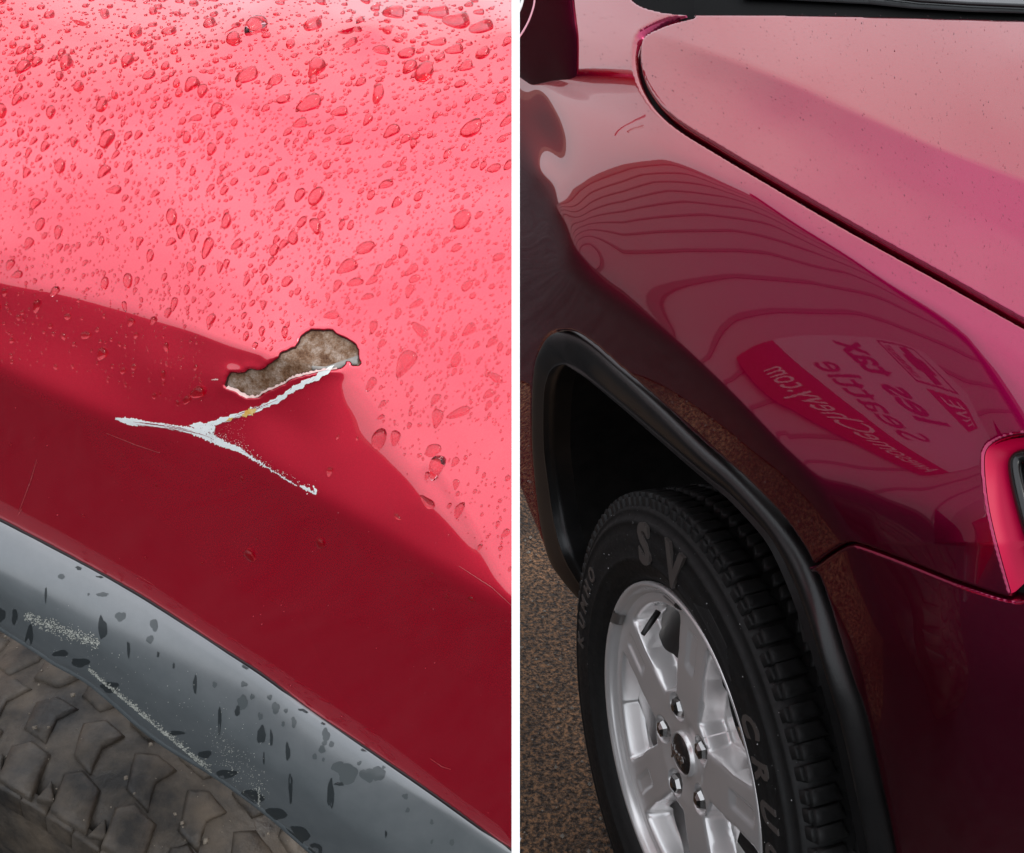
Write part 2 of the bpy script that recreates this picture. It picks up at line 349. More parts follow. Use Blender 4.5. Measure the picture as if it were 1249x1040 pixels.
FLARE_R = grain_plastic('black_plastic', (.006, .006, .006), (.011, .010, .010), .34, 700)
BLACK = simple('black_void', (.004, .004, .004), .9)
DARKM = varied('dark_liner', (.004, .004, .004), (.012, .011, .01), 30, .85, spec=.1)
RUBBER = varied('tyre_rubber', (.004, .004, .004), (.009, .0085, .008), 60, .5, spec=.35, bs=.3, bd=.0006, bscale=500, r1=.7)
RUBL = varied('tyre_letter_rubber', (.060, .051, .047), (.075, .066, .060), 60, .33)
MUD = varied('muddy_rubber', (.010, .008, .006), (.095, .072, .050), 16, .42, bs=.8, bd=.0018, bscale=90, detail=10, lohi=(.38, .70), r1=.75)
ALLOY = varied('silver_alloy', (.72, .70, .69), (.76, .74, .73), 8, .25, metal=.6)
CHROME = simple('chrome', (.75, .75, .75), .12, 1)
NUTM = simple('lug_nut_metal', (.42, .41, .40), .18, 1)
CAPM = simple('cap_dark_metal', (.10, .085, .08), .22, .8)
WHITEP = varied('white_primer', (.84, .88, .85), (.93, .95, .93), 300, .6)
GLASSD = simple('dark_glass', (.012, .013, .014), .08)
MUD2 = MUD
WATER, _nt, _b = mat('water'); _b.inputs['Base Color'].default_value = (.92, .50, .54, 1); _b.inputs['Roughness'].default_value = 0.0; _b.inputs['IOR'].default_value = 1.33; _b.inputs['Transmission Weight'].default_value = 1  # red tint imitates paint seen through water, where its reflection is lost

# ---------------------------------------------------------------- ground
def ground_mat():
    m, nt, b = mat('brown_concrete'); p = coords(nt)
    a_ = noise(nt, 2.2, 5, .6, p); g = noise(nt, 110, 3, .8, p); v = N(nt, 'ShaderNodeTexVoronoi', Scale=160.0); nt.links.new(p, v.inputs['Vector'])
    b.inputs['Specular IOR Level'].default_value = .2; c1 = ramp(nt, a_, [(.38, (.036, .020, .011)), (.62, (.13, .074, .041))]); c2 = ramp(nt, g, [(.42, (.15, .14, .13)), (.52, (1, 1, 1)), (.62, (2.5, 2.2, 1.9))])
    mm_ = N(nt, 'ShaderNodeMix', data_type='RGBA', blend_type='MULTIPLY'); mm_.inputs[0].default_value = 1; nt.links.new(c1, mm_.inputs[6]); nt.links.new(c2, mm_.inputs[7]); nt.links.new(mm_.outputs[2], b.inputs['Base Color'])
    q = N(nt, 'ShaderNodeMapRange'); nt.links.new(g, q.inputs['Value']); q.inputs['To Min'].default_value = .25; q.inputs['To Max'].default_value = .8; nt.links.new(q.outputs[0], b.inputs['Roughness'])
    n1 = bump(nt, b, v.outputs['Distance'], .9, .003); bump(nt, b, g, .8, .004, n1); return m
G = 400
obj('ground', mesh('ground', [(-G, -G, 0), (G, -G, 0), (G, G, 0), (-G, G, 0)], [(0, 1, 2, 3)]), ground_mat(), kind='structure')

DARK_SHEET = varied('added_dark_sheet', (.008, .008, .008), (.022, .021, .021), 14, .5, bs=.5, bd=.002, bscale=220, spec=.2, r1=.8)
obj('road', mesh('road', [(-60, -60, .004), (60, -60, .004), (60, .95, .004), (-.35, .95, .004), (-.35, 60, .004), (-60, 60, .004)], [(0, 1, 2, 3), (0, 3, 4, 5)]), DARK_SHEET, kind='structure')  # added sheet out of view, darkens what the lower paint panels mirror

# ---------------------------------------------------------------- divider
DD = .455
def white_strip():
    P = [unproj(np.array(x), np.array(y), np.array(DD)) for x, y in ((624.1, -90), (633.9, -90), (633.9, 1130), (624.1, 1130))]
    P = np.array(P); Qb = P - BK * .003; V = np.vstack([P, Qb])
    me = mesh('divider_strip', V, [(0, 3, 2, 1), (4, 5, 6, 7), (0, 1, 5, 4), (1, 2, 6, 5), (2, 3, 7, 6), (3, 0, 4, 7)], False)
    o = obj('divider_strip', me, simple('white_paint', (.98, .98, .98), .5)); tag(o, 'thin white upright strip standing between the two red car bodies', 'divider')
white_strip()
# ================================================================ LEFT CAR
n0L = nworld(0, 26)
base = unproj(np.array(200.), np.array(700.), np.array(.7)); base[2] = 0
CARL = empty('red_car', tuple(base), 'bright red car with wet dented fender, torn paint and scratched grey wheel arch', 'car')
LO = smooth_line([(-60, 605), (0, 634), (40, 655), (80, 676), (158, 719), (200, 745), (250, 778), (320, 823), (378, 867), (450, 915), (530, 970), (600, 1021), (627, 1039)], 4)
LI = smooth_line([(-80, 720), (0, 772), (40, 797), (62, 812), (100, 833), (130, 857), (165, 888), (200, 914), (250, 944), (285, 968), (325, 998), (355, 1024), (385, 1050), (440, 1095), (470, 1118)], 4)
k4 = 4
HOLE = [(230 + x / 4, 360 + y / 4) for x, y in [(176, 440), (184, 418), (188, 400), (205, 375), (240, 380), (275, 378), (290, 360), (330, 366), (365, 360), (385, 340), (400, 335), (420, 318), (440, 303), (442, 288), (455, 275), (478, 270), (500, 256), (520, 252),
    (536, 228), (550, 197), (575, 180), (600, 165), (650, 170), (705, 168), (712, 182), (760, 206), (820, 240), (822, 258), (830, 270), (829, 296), (832, 312), (843, 328), (828, 345), (800, 342), (786, 322), (768, 320), (764, 338), (745, 356),
    (690, 360), (640, 368), (580, 380), (510, 400), (475, 425), (440, 440), (380, 468), (345, 490), (320, 496), (285, 494), (255, 482), (230, 462), (190, 450)]]
def jag(L, n, amp, seed=1, closed=True):
    r = np.random.default_rng(seed); P = resample(np.vstack([L, L[:1]]) if closed else L, n); t = np.gradient(P, axis=0); t /= np.linalg.norm(t, axis=1)[:, None] + 1e-9
    nn = np.stack([-t[:, 1], t[:, 0]], -1); a = np.convolve(r.normal(0, 1, n + 2), [.3, .4, .3], 'valid') * amp
    P = P + nn * a[:, None]; return P[:-1] if closed else P
HOLE = jag(np.array(HOLE), 210, .55)
polyL = np.vstack([[(-66, -16), (628, -16), (628, 1045)], LO[::-1], [(-66, 602)]])
def ldisp(px, py):                        # sheet slightly lifted around the tear
    d, _, _ = segdist(px, py, HOLE, True); return .0006 * np.exp(-(d / 9) ** 2)
V, Q = panel(SL, polyL, .0009, 1.2, holes=[HOLE], disp=ldisp)
fend = obj('fender', fastmesh('fender', V, Q), PAINT_L, CARL, label='wet red fender with a torn dent in it')
# torn paint edge
def strip_on(S, L, w0, w1, o0, o1, name, m, parent, label=None):
    L = np.array(L); t = np.gradient(L, axis=0); t /= np.linalg.norm(t, axis=1)[:, None] + 1e-9; nn = np.stack([t[:, 1], -t[:, 0]], -1)
    A = L + nn * np.reshape(w0, (-1, 1)); B = L + nn * np.reshape(w1, (-1, 1)); n = len(L)
    V = np.vstack([S.pt(A[:, 0], A[:, 1], o0), S.pt(B[:, 0], B[:, 1], o1)])
    return obj(name, fastmesh(name, V, [(i, i + 1, n + i + 1, n + i) for i in range(n - 1)]), m, parent, label=label)
# exposed metal
def metal_mat():
    m, nt, b = mat('bare_rusted_metal'); p = coords(nt)
    a_ = noise(nt, 90, 10, .78, p); g = noise(nt, 1300, 3, .7, p)
    c = ramp(nt, a_, [(.39, (.07, .024, .006)), (.46, (.16, .080, .040)), (.53, (.25, .165, .115)), (.62, (.38, .30, .25))])
    s = ramp(nt, g, [(.38, (.78, .75, .72)), (.66, (1.25, 1.25, 1.25))]); mm_ = N(nt, 'ShaderNodeMix', data_type='RGBA', blend_type='MULTIPLY'); mm_.inputs[0].default_value = 1
    nt.links.new(c, mm_.inputs[6]); nt.links.new(s, mm_.inputs[7]); nt.links.new(mm_.outputs[2], b.inputs['Base Color']); b.inputs['Roughness'].default_value = .55; b.inputs['Specular IOR Level'].default_value = .3
    bump(nt, b, g, .35, .0002); return m
hx = np.array(HOLE); hc = hx.mean(0); hole_big = hc + (hx - hc) * 1.0
cut = [(v[0], v[1]) for v in hx]; big = []
t = np.gradient(np.vstack([hx[-1:], hx, hx[:1]]), axis=0)[1:-1]; t /= np.linalg.norm(t, axis=1)[:, None] + 1e-9
ar = np.sum(hx[:, 0] * np.roll(hx[:, 1], -1) - np.roll(hx[:, 0], -1) * hx[:, 1]); sg = 1 if ar > 0 else -1
out_n = np.stack([t[:, 1], -t[:, 0]], -1) * sg; big = hx + out_n * 5
def mdisp(px, py): return -.0011 + .00012 * np.sin(px * .21 + np.sin(py * .13) * 2)
V, Q = panel(SL, big, .0005, 1, disp=mdisp); obj('exposed_metal', fastmesh('exposed_metal', V, Q), metal_mat(), fend, label='brown rusty bare metal patch showing through the torn paint')
V, Q = panel(SL, [(412, 441), (438, 432), (436, 444), (420, 446), (412, 451), (394, 452), (380, 452), (379, 446), (396, 447)], .0006, 1, lift=-.0004); obj('primer_flap', fastmesh('primer_flap', V, Q), varied('grey_primer', (.22, .20, .18), (.36, .33, .30), 300, .5), fend)
PINK = simple('pale_paint_edge', (.72, .50, .46), .5); DKE = simple('torn_edge_shade', (.05, .012, .01), .6)
H2 = np.vstack([hx, hx[:1]])
n_ = len(hx); ins = -out_n
def rim(i0, i1, wa, wb, oa, ob, name, m):
    ii = np.arange(i0, i1) % n_; A = hx[ii] + out_n[ii] * wa; r = np.random.default_rng(i0 + 5); wbv = wb * (0.5 + r.random(len(ii))); B = hx[ii] + ins[ii] * wbv[:, None]; k = len(ii)
    V = np.vstack([SL.pt(A[:, 0], A[:, 1], oa), SL.pt(B[:, 0], B[:, 1], ob)]); return obj(name, fastmesh(name, V, [(i, i + 1, k + i + 1, k + i) for i in range(k - 1)]), m, fend)
rim(0, n_ + 1, -.1, .9, .0002, -.0011, 'torn_edge', DKE)  # dark colour painted in as the shadow line round the tear
lower = [i for i in range(n_) if out_n[i][1] > .2]
i0 = int(np.argmin(np.hypot(hx[:, 0] - 412, hx[:, 1] - 450))); i1 = int(np.argmin(np.hypot(hx[:, 0] - 276, hx[:, 1] - 472)))
if i1 < i0: i0, i1 = i1, i0
rim(i0, i1, .1, 1.7, .0011, -.0002, 'primer_rim', PINK)
# scratches: ragged ribbons of white primer a hair above the paint
def scratch(L, w, seed, name='scratch', m=WHITEP, amp=.35, off=.00015, label=None, skew=0, par=None):
    r = np.random.default_rng(seed); L = np.array(L, float); s = np.r_[0, np.cumsum(np.linalg.norm(np.diff(L, axis=0), axis=1))]; n = max(6, int(s[-1] / 1.2)); P = resample(L, n)
    tt = np.linspace(0, 1, n); wv = np.interp(tt, np.linspace(0, 1, len(w)), w); t = np.gradient(P, axis=0); t /= np.linalg.norm(t, axis=1)[:, None]; nn = np.stack([t[:, 1], -t[:, 0]], -1)
    wa = wv * (1 + amp * r.normal(0, 1, n)); wb = wv * (1 + amp * r.normal(0, 1, n)); wa = np.clip(wa, .15, None); wb = np.clip(wb, .15, None)
    A = P + nn * wa[:, None] + t * skew; B = P - nn * wb[:, None] - t * skew
    V = np.vstack([SL.pt(A[:, 0], A[:, 1], off), SL.pt(P[:, 0], P[:, 1], off + .00006), SL.pt(B[:, 0], B[:, 1], off)])
    F_ = [(i, i + 1, n + i + 1, n + i) for i in range(n - 1)] + [(n + i, n + i + 1, 2 * n + i + 1, 2 * n + i) for i in range(n - 1)]
    return obj(name, fastmesh(name, V, F_), m, par or fend, label=label)
scratch([(141, 510), (150, 512), (158, 514), (176, 516), (200, 519), (230, 524), (250, 530), (272, 541), (292, 548), (304, 556)], [1.2, 4.8, 2.7, 2.8, 3.2, 4.2, 5.6, 3.9, 3.1, 1.6], 3, amp=.16, label='white scratch along the body crease')
scratch([(304, 556), (320, 566), (336, 576), (352, 586), (362, 592)], [1.5, 1.3, .9, .9, .5], 4, amp=.8)
scratch([(366, 592), (376, 597), (384, 602)], [1.6, 2.2, 1.0], 5, amp=.4); scratch([(382, 592), (385, 598), (385, 603)], [.5, 1.6, .6], 6)
zz = [(405, 449), (396, 454), (384, 461), (376, 464), (364, 471), (353, 477), (345, 484), (335, 489), (324, 494), (314, 499), (300, 503), (287, 507), (276, 511), (262, 515), (248, 519), (236, 517)]
for i in range(0, len(zz) - 1):
    a_, b_ = np.array(zz[i], float), np.array(zz[i + 1], float); d = b_ - a_; ax = -1.0 * d * .28; c_ = (a_ + b_) / 2
    scratch([a_ - d * .2 + (0, -1.2), c_, b_ + d * .25 + (0, 1.2)], [.4, 3.7 + .8 * math.sin(i * 2.3), .4], 20 + i, amp=.12, skew=2.4, off=(.0008 if i < 4 else .00025) + .00003 * (i % 3), label='zigzag white scratch below the torn patch' if i == 0 else None)
scratch([(236, 516), (252, 524), (262, 526)], [1.0, 7.0, 6], 40, amp=.25, off=.0003)
RUSTY = varied('rust_stain', (.75, .36, .03), (.80, .62, .25), 250, .6)
scratch([(313, 499), (306, 502), (300, 505), (296, 507)], [1.0, 4, 3.6, .8], 41, 'rust_stain', RUSTY, off=.0004, label='orange rust stain on the white scratch')
scratch([(285, 509), (281, 511), (277, 513)], [.5, 1.8, .5], 42, 'rust_stain', RUSTY, off=.0004)
# small chips and flecks (countless): one part
def flecks(S, pts, sizes, off, seed, asp=1.0):
    r = np.random.default_rng(seed); V = []; Fq = []; pts = np.array(pts, float)
    for (x, y), s in zip(pts, sizes):
        k = r.integers(4, 7); a = np.sort(r.random(k) * 2 * math.pi); rad = s * (.4 + .8 * r.random(k)); c = len(V)
        qx = x + np.cos(a) * rad; qy = y + np.sin(a) * rad * asp
        V.extend(S.pt(qx, qy, off)); V.append(S.pt(np.array([x]), np.array([y]), off + s * .00012)[0]); Fq += [(c + i, c + (i + 1) % k, c + k) for i in range(k)]
    return mesh('flecks', V, Fq, False)
r_ = np.random.default_rng(5); P_ = []; Z_ = []
main = resample(np.array([(236, 526), (272, 534), (304, 552), (336, 574), (362, 592), (386, 603)]), 400)
for p in main[::2]:
    if r_.random() < .8: q = p + r_.normal(0, 1, 2) * (2.6, 2.4) + (1, -2.5); P_.append(q); Z_.append(.25 + .7 * r_.random() ** 2)
for i in range(110): P_.append((r_.uniform(262, 300), r_.uniform(506, 545))); Z_.append(.2 + .4 * r_.random()) if False else Z_.append(.25)
P2 = [p for p in P_]; 
obj('paint_flecks', flecks(SL, P2, Z_, .0005, 7), WHITEP, fend, kind='stuff')
P_ = [(r_.normal(262, 9), r_.normal(528, 6)) for i in range(130)] + [tuple(main[r_.integers(60, 330)] + r_.normal(0, 1.3, 2)) for i in range(170)]; Z_ = .25 + .9 * r_.random(300) ** 3
obj('paint_islands', flecks(SL, P_, Z_, .0004, 12), simple('red_islands', (.22, 0, .012), .4), fend, kind='stuff')
RH = simple('red_hairline', (.30, 0, .014), .4); rr_ = np.random.default_rng(50)
for L0 in ([(148, 512), (200, 519), (250, 531), (292, 548)], [(250, 524), (300, 503), (345, 484), (392, 457)]):
    for i in range(6):
        Lr = resample(L0, 40); a0 = rr_.integers(0, 22); Lr = Lr[a0:a0 + rr_.integers(8, 17)] + (0, rr_.normal(0, 1.7)); scratch(Lr[::3], [.05, .30 + .25 * rr_.random(), .05], 200 + i, 'hairline_scratch', RH, amp=.6, off=.00035)
P_ = []; Z_ = []
for i in range(260):
    x, y = r_.uniform(5, 620), r_.uniform(360, 1000); P_.append((x, y)); Z_.append(.25 + .65 * r_.random() ** 3)
P_ = np.array(P_); ok = inpoly(P_[:, 0], P_[:, 1], polyL) & (above(P_[:, 0], P_[:, 1], L_DENT) < -4) & ~inpoly(P_[:, 0], P_[:, 1], big); Z_ = np.array(Z_)[ok]
obj('dust_specks', flecks(SL, P_[ok], Z_, .0002, 9, 1.2), simple('dust', (.55, .22, .24), .7), fend, kind='stuff')
HAIR = simple('pale_scuff', (.42, .12, .12), .5)
for q, L in enumerate([[(45, 560), (38, 585), (24, 622)], [(22, 628), (27, 620)], [(130, 528), (165, 542), (195, 552)], [(345, 845), (352, 850)], [(525, 925), (540, 935), (550, 938)], [(560, 690), (600, 716), (624, 738)], [(300, 545), (318, 566)]]):
    scratch(L, [.12, .32, .12], 60 + q, 'hairline_scratch', HAIR, amp=.5, off=.0002)
for q, L in enumerate([[(258, 463), (264, 462.5), (274, 463.5)]]): scratch(L, [.3, 1.0, .6], 70 + q, 'paint_crack', PINK, amp=.3)

# wheel arch flare
def flare(S, outer, inner, n0, bulge, sec, lip, n=220, recess=0.001, win=.22):
    O = resample(outer, n); I = resample(inner, n)
    dd = S.samp(S.u, O[:, 0], O[:, 1]); w_ = np.hanning(int(n * win) // 2 * 2 + 1); w_ /= w_.sum(); h_ = len(w_) // 2
    ex = np.r_[2 * dd[0] - dd[h_:0:-1], dd, 2 * dd[-1] - dd[-2:-h_ - 2:-1]]; Po = unproj(O[:, 0], O[:, 1], np.exp(np.convolve(ex, w_, 'valid')) - recess)
    bulge = np.broadcast_to(bulge, (n,))
    Pi = np.array([toplane(I[i:i + 1, 0], I[i:i + 1, 1], Po[i] + n0 * bulge[i], n0)[0] for i in range(n)])
    B = Pi - Po; B = B - (B @ n0)[:, None] * n0
    rows = [Po - n0 * .012, Po]
    for s, h in sec: rows.append(Po + B * s + n0 * (bulge * h)[:, None])
    rows += [Pi + B * .015 - n0 * .002, Pi + B * .01 - n0 * lip * .5, Pi - n0 * lip]
    k = len(rows); V = np.stack(rows, 1).reshape(-1, 3)
    Qf = [(i * k + j, i * k + j + 1, (i + 1) * k + j + 1, (i + 1) * k + j) for i in range(n - 1) for j in range(k - 1)]
    return V, Qf, Po, Pi, B
secL = [(.01, .08), (.05, .22), (.11, .40), (.18, .58), (.26, .76), (.33, .88), (.39, .955), (.45, .99), (.52, 1.0), (.68, .985), (.85, .95), (.95, .92), (1.0, .86)]
BUL = .024
V, Qf, PoL, PiL, BL = flare(SL, LO, LI, n0L, BUL, secL, .02)
flL = obj('wheel_arch_flare', fastmesh('wheel_arch_flare', V, Qf), FLARE_L, CARL, label='wet grey plastic wheel arch trim with pale scuffs')
def flpt(t, s, off=0.0):                 # point on the flare face: t along, s across
    i = np.clip(t, 0, 1) * (len(PoL) - 1.001); j = i.astype(int); f = (i - j)[:, None]
    Po = PoL[j] * (1 - f) + PoL[j + 1] * f; B = BL[j] * (1 - f) + BL[j + 1] * f
    ss = np.array([0] + [a for a, _ in secL]); hh = np.array([0] + [b for _, b in secL]); h = np.interp(s, ss, hh)
    return Po + B * s[:, None] + n0L * (BUL * h)[:, None] + (n0L * .75 + np.array([0, 0, .66])) * np.reshape(np.broadcast_to(off, (len(t),)), (-1, 1))
def fl_t(px):                            # parameter t from picture x on the outer line
    O = resample(LO, 400); return np.interp(px, O[:, 0], np.linspace(0, 1, 400))
def project(P):
    d = P - CAM; z = -(d @ BK); return 624.5 + FPX * (d @ RT) / z, 520 - FPX * (d @ UP) / z
_t, _s = np.meshgrid(np.linspace(0, 1, 500), np.linspace(.0, 1, 70)); _t = _t.ravel(); _s = _s.ravel(); _fx, _fy = project(flpt(_t, _s))
def fl_inv(px, py):
    px = np.atleast_1d(px); py = np.atleast_1d(py); o = np.empty((len(px), 2))
    for i in range(len(px)):
        w = (_fx - px[i]) ** 2 + (_fy - py[i]) ** 2; k = np.argpartition(w, 4)[:4]; ww = 1 / (w[k] + .02); o[i] = ((_t[k] * ww).sum() / ww.sum(), (_s[k] * ww).sum() / ww.sum())
    return o[:, 0], o[:, 1]
def flpatch(cells, name, m, off, kind=None, label=None, seed=3, k=16, jit=.22):
    r = np.random.default_rng(seed); V = []; F_ = []
    for x, y, rx, ry in cells:
        a = np.arange(k) / k * 2 * math.pi; rad = 1 + jit * (np.sin(2 * a + r.uniform(0, 6)) * .6 + np.sin(3 * a + r.uniform(0, 6)) * .6 + np.sin(5 * a + r.uniform(0, 6)) * .35); c = len(V)
        tt, ss_ = fl_inv(np.r_[x + rx * rad * np.cos(a), x], np.r_[y + ry * rad * np.sin(a), y]); ss_ = np.clip(ss_, .005, 1)
        V.extend(flpt(tt, ss_, np.r_[np.full(k, off), off * 1.5])); F_ += [(c + (i + 1) % k, c + i, c + k) for i in range(k)]
    return obj(name, mesh(name, V, F_), m, flL, kind=kind, label=label)
SCUFF = varied('pale_scuffs', (.24, .25, .22), (.62, .62, .55), 500, .6)
cells = []; r_ = np.random.default_rng(11)
for i in range(620):
    u_ = r_.random() ** .9; x = 30 + 92 * u_; y = 750 + 34 * u_ + 7 * math.sin(u_ * 3.1) * 0 + r_.normal(0, 3.2 + 3 * u_ * (1 - u_)) + 4 * r_.random() ** 2; cells.append((x, y, .35 + 1.5 * r_.random() ** 3, .3 + .9 * r_.random() ** 2))
for i in range(820):
    u_ = r_.random(); x = 108 + 150 * u_; y = 818 + 126 * u_ - abs(r_.normal(0, 2.6 + 2 * u_)); cells.append((x, y, .3 + 1.3 * r_.random() ** 2, .3 + .9 * r_.random() ** 2))
for i in range(230): u_ = r_.random(); cells.append((262 + 60 * u_ + r_.normal(0, 6), 905 + 62 * u_ + r_.normal(0, 12), .25 + .8 * r_.random() ** 3, .25 + .8 * r_.random() ** 3))
for i in range(150): u_ = r_.random(); cells.append((60 + 260 * u_ + r_.normal(0, 10), 790 + 150 * u_ + r_.normal(0, 22) - 18, .25 + .4 * r_.random() ** 3, .25 + .5 * r_.random() ** 3))
for i in range(24): cells.append((316 + r_.normal(0, 1), 960 + i * 1.3, .7, .9))
flpatch(cells, 'scuff_marks', SCUFF, .0004, 'stuff', k=6, jit=.5)
WETD = simple('wet_dark_streak', (.028, .034, .036), .3)
for i, (x, y, rx, ry) in enumerate([(18, 752, 3.5, 9), (36, 776, 4.5, 13), (2, 750, 4, 9), (125, 766, 5, 14), (157, 792, 2, 9), (238, 835, 2.4, 10), (268, 878, 2, 17), (290, 867, 3.2, 6), (319, 896, 4.6, 12), (331, 900, 2, 9), (351, 917, 3, 10), (354.5, 961, 2.2, 20), (403.6, 968, 3.6, 20), (414, 956, 6, 2), (471, 1017, 1.4, 4), (322, 925, 1, 7), (56, 725, 1.2, 9), (193, 798, 1.4, 3), (212, 812, 1.2, 4),
        (74, 797, 9, 4), (98, 808, 10, 6), (134, 838, 12, 6), (215, 894, 9, 3), (250, 920, 9, 4), (276, 944, 11, 6), (306, 972, 14, 9), (334, 994, 14, 9), (362, 1020, 16, 12), (384, 1040, 12, 10), (96, 693, 3.5, 2.4), (122, 703, 5, 1.8), (300, 813, 5, 2.6), (372, 866, 7, 2.6), (398, 881, 5, 2), (446, 914, 5, 2)]):
    flpatch([(x, y, rx, ry)], 'water_streak', WETD, .00025 + .00001 * (i % 9), seed=i, label='dark wet streak on the grey trim' if i == 0 else None)
WETP = simple('damp_patch', (.085, .098, .10), .10); _b = WETP.node_tree.nodes['Principled BSDF']; _b.inputs['IOR'].default_value = 1.55
cells = [(280 + a_ / 3.058, 700 + b_ / 3.058, rx, ry) for a_, b_, rx, ry in [(55, 410, 4, 3.4), (50, 480, 6, 9), (85, 457, 2.6, 4), (172, 500, 4.4, 7.5), (210, 510, 2.4, 3), (115, 530, 3, 4.5), (200, 560, 2.2, 3), (240, 553, 3, 6.5), (150, 460, 3, 3), (345, 655, 4.4, 4.4), (380, 635, 3, 4), (360, 600, 5, 7.5), (355, 630, 3, 3),
    (318, 680, 2.6, 4), (350, 692, 2, 2.4), (405, 720, 9, 6), (440, 745, 13, 12), (515, 750, 9, 8.5), (555, 745, 9, 8), (484, 705, 2.4, 2.4), (655, 830, 3.4, 4), (665, 880, 2.6, 3), (755, 925, 2.4, 3), (755, 998, 1.8, 2.4), (830, 1000, 3.2, 3.6), (575, 720, 2, 2)]]
cells += [(75, 703, 3.6, 3.6), (147, 752, 6, 6), (188, 762, 5, 7), (183, 780, 4.5, 5), (108, 725, 1.5, 1.5), (125, 725, 8, 2.4), (297, 834, 3, 3.6), (296, 857, 6, 7.5), (262, 835, 3, 3.6)]
flpatch(cells, 'damp_patches', WETP, .00018, 'stuff', k=20, jit=.16)
# dark seal between paint and trim, inner liner
V, Q = tube(SL.pt(LO[:, 0], LO[:, 1], -.001), .0022, 8); obj('rubber_seal', mesh('rubber_seal', V, Q), simple('dark_seal', (.012, .006, .006), .5), CARL)
LI_keep = np.arange(220)[resample(LI, 220)[:, 0] < 330]
def liner(Pi, n0, depth, name, m, parent, inset=.02):
    n = len(Pi); A = Pi - n0 * inset; B = Pi - n0 * depth; 
    V = np.vstack([A, B]); F_ = [(i, i + 1, n + i + 1, n + i) for i in range(n - 1)] + [tuple(range(n, 2 * n))]
    return obj(name, mesh(name, V, F_), m, parent)
liner((PiL + np.array([0, 0, .02]))[LI_keep], n0L, .16, 'wheel_arch_liner', DARKM, CARL)

# left wheel: big muddy tyre below the trim
fL = np.array([math.cos(math.radians(26)), -math.sin(math.radians(26)), 0.])
PL0 = PiL[len(PiL) // 3] + n0L * .006
def onpl(p, off): return toplane(np.array([p[0]], float), np.array([p[1]], float), PL0 + n0L * off, n0L)[0]
A_, B_ = onpl((0, 945), 0), onpl((150, 1045), 0); T_ = (B_ - A_) / np.linalg.norm(B_ - A_); inw = np.cross(T_, n0L); inw = inw * (-1 if inw[2] > 0 else 1)
RL = .37; CL = (A_ + B_) / 2 + inw * math.sqrt(RL ** 2 - (np.linalg.norm(B_ - A_) / 2) ** 2)
ML = Matrix(((fL[0], 0, n0L[0], CL[0]), (fL[1], 0, n0L[1], CL[1]), (0, 1, 0, CL[2]), (0, 0, 0, 1)))
wlL = empty('wheel', (0, 0, 0), '', ''); del wlL['label']; del wlL['category']; wlL.parent = CARL; wlL.matrix_basis = world_of(CARL).inverted() @ ML
V, Q = lathe([(.20, -.03), (.235, .004), (.28, .012), (.33, .004), (.354, -.004), (.3625, -.014), (.3655, -.03), (.366, -.11), (.365, -.20), (.34, -.225), (.27, -.23), (.20, -.2), (.20, -.03)], 160)
obj('tyre', mesh('tyre', V, Q), MUD, wlL, ML, label='muddy black tyre under the grey trim')
V, Q = lathe([(.03, -.03), (.12, -.05), (.19, -.035), (.215, -.01), (.2, -.1), (.03, -.1)], 60); obj('rim', mesh('rim', V, Q), ALLOY, wlL, ML)
am = math.degrees(math.atan2(-inw[2], -(inw @ fL)))
def block_mesh(poly, r0, r1, amid, nsub=3, bev=.0026, seed=0):    # poly in (arc length, z) about angle amid, wrapped on the tyre
    r = np.random.default_rng(seed); P = []
    for i in range(len(poly)):
        a, b = np.array(poly[i], float), np.array(poly[(i + 1) % len(poly)], float)
        for k in range(nsub): P.append(a + (b - a) * k / nsub + r.normal(0, .0003, 2))
    P = np.array(P); c = P.mean(0); rings = [(1.0, r0), (1.0, r1 - bev), (1 - bev * 60, r1), (.5, r1 + .0006)]; V = []
    for s, rr in rings:
        q = c + (P - c) * s
        for x, z in q: V.append((rr * math.cos(x / r1), rr * math.sin(x / r1), z))
    V.append(((r1 + .0008) * math.cos(c[0] / r1), (r1 + .0008) * math.sin(c[0] / r1), c[1])); n = len(P); F_ = []
    for q in range(len(rings) - 1): F_ += [(q * n + i, q * n + (i + 1) % n, (q + 1) * n + (i + 1) % n, (q + 1) * n + i) for i in range(n)]
    F_ += [((len(rings) - 1) * n + i, (len(rings) - 1) * n + (i + 1) % n, len(rings) * n) for i in range(n)]
    return mesh('tread_block', V, F_)
shapes = [[(-.030, .002), (-.004, .002), (.012, .002), (.026, -.030), (.016, -.040), (-.012, -.036)], [(-.010, -.043), (.018, -.047), (.036, -.078), (.022, -.090), (-.006, -.086), (.002, -.066)],
          [(-.020, -.094), (.008, -.098), (.016, -.118), (.004, -.140), (-.026, -.136), (-.034, -.116)], [(-.024, -.146), (.012, -.150), (.022, -.215), (-.026, -.215)], [(.010, -.003), (.026, .002), (.027, -.018)]]
rb = np.random.default_rng(4); BM = []
for v_ in range(6):
    row = []
    for i, s_ in enumerate(shapes):
        m_ = block_mesh([(x * .97 + rb.normal(0, .0010), z + rb.normal(0, .0012)) for x, z in s_], .352, (.3705 if i < 4 else .3685) + rb.normal(0, .0008), 0, seed=i + 10 * v_); m_.materials.append(MUD); row.append(m_)
    BM.append(row)
for k in range(-7, 8):
    for j in range(5):
        b = BM[(k * 5 + j * 2) % 6][j]
        an = math.radians(am) + (k + (0, .22, .1, .6, 0)[j]) * .158
        obj('tread_block', b, None, wlL, ML @ Matrix.Rotation(an, 4, 'Z') @ Matrix.Translation((random.uniform(-.0015, .0015), 0, 0)))
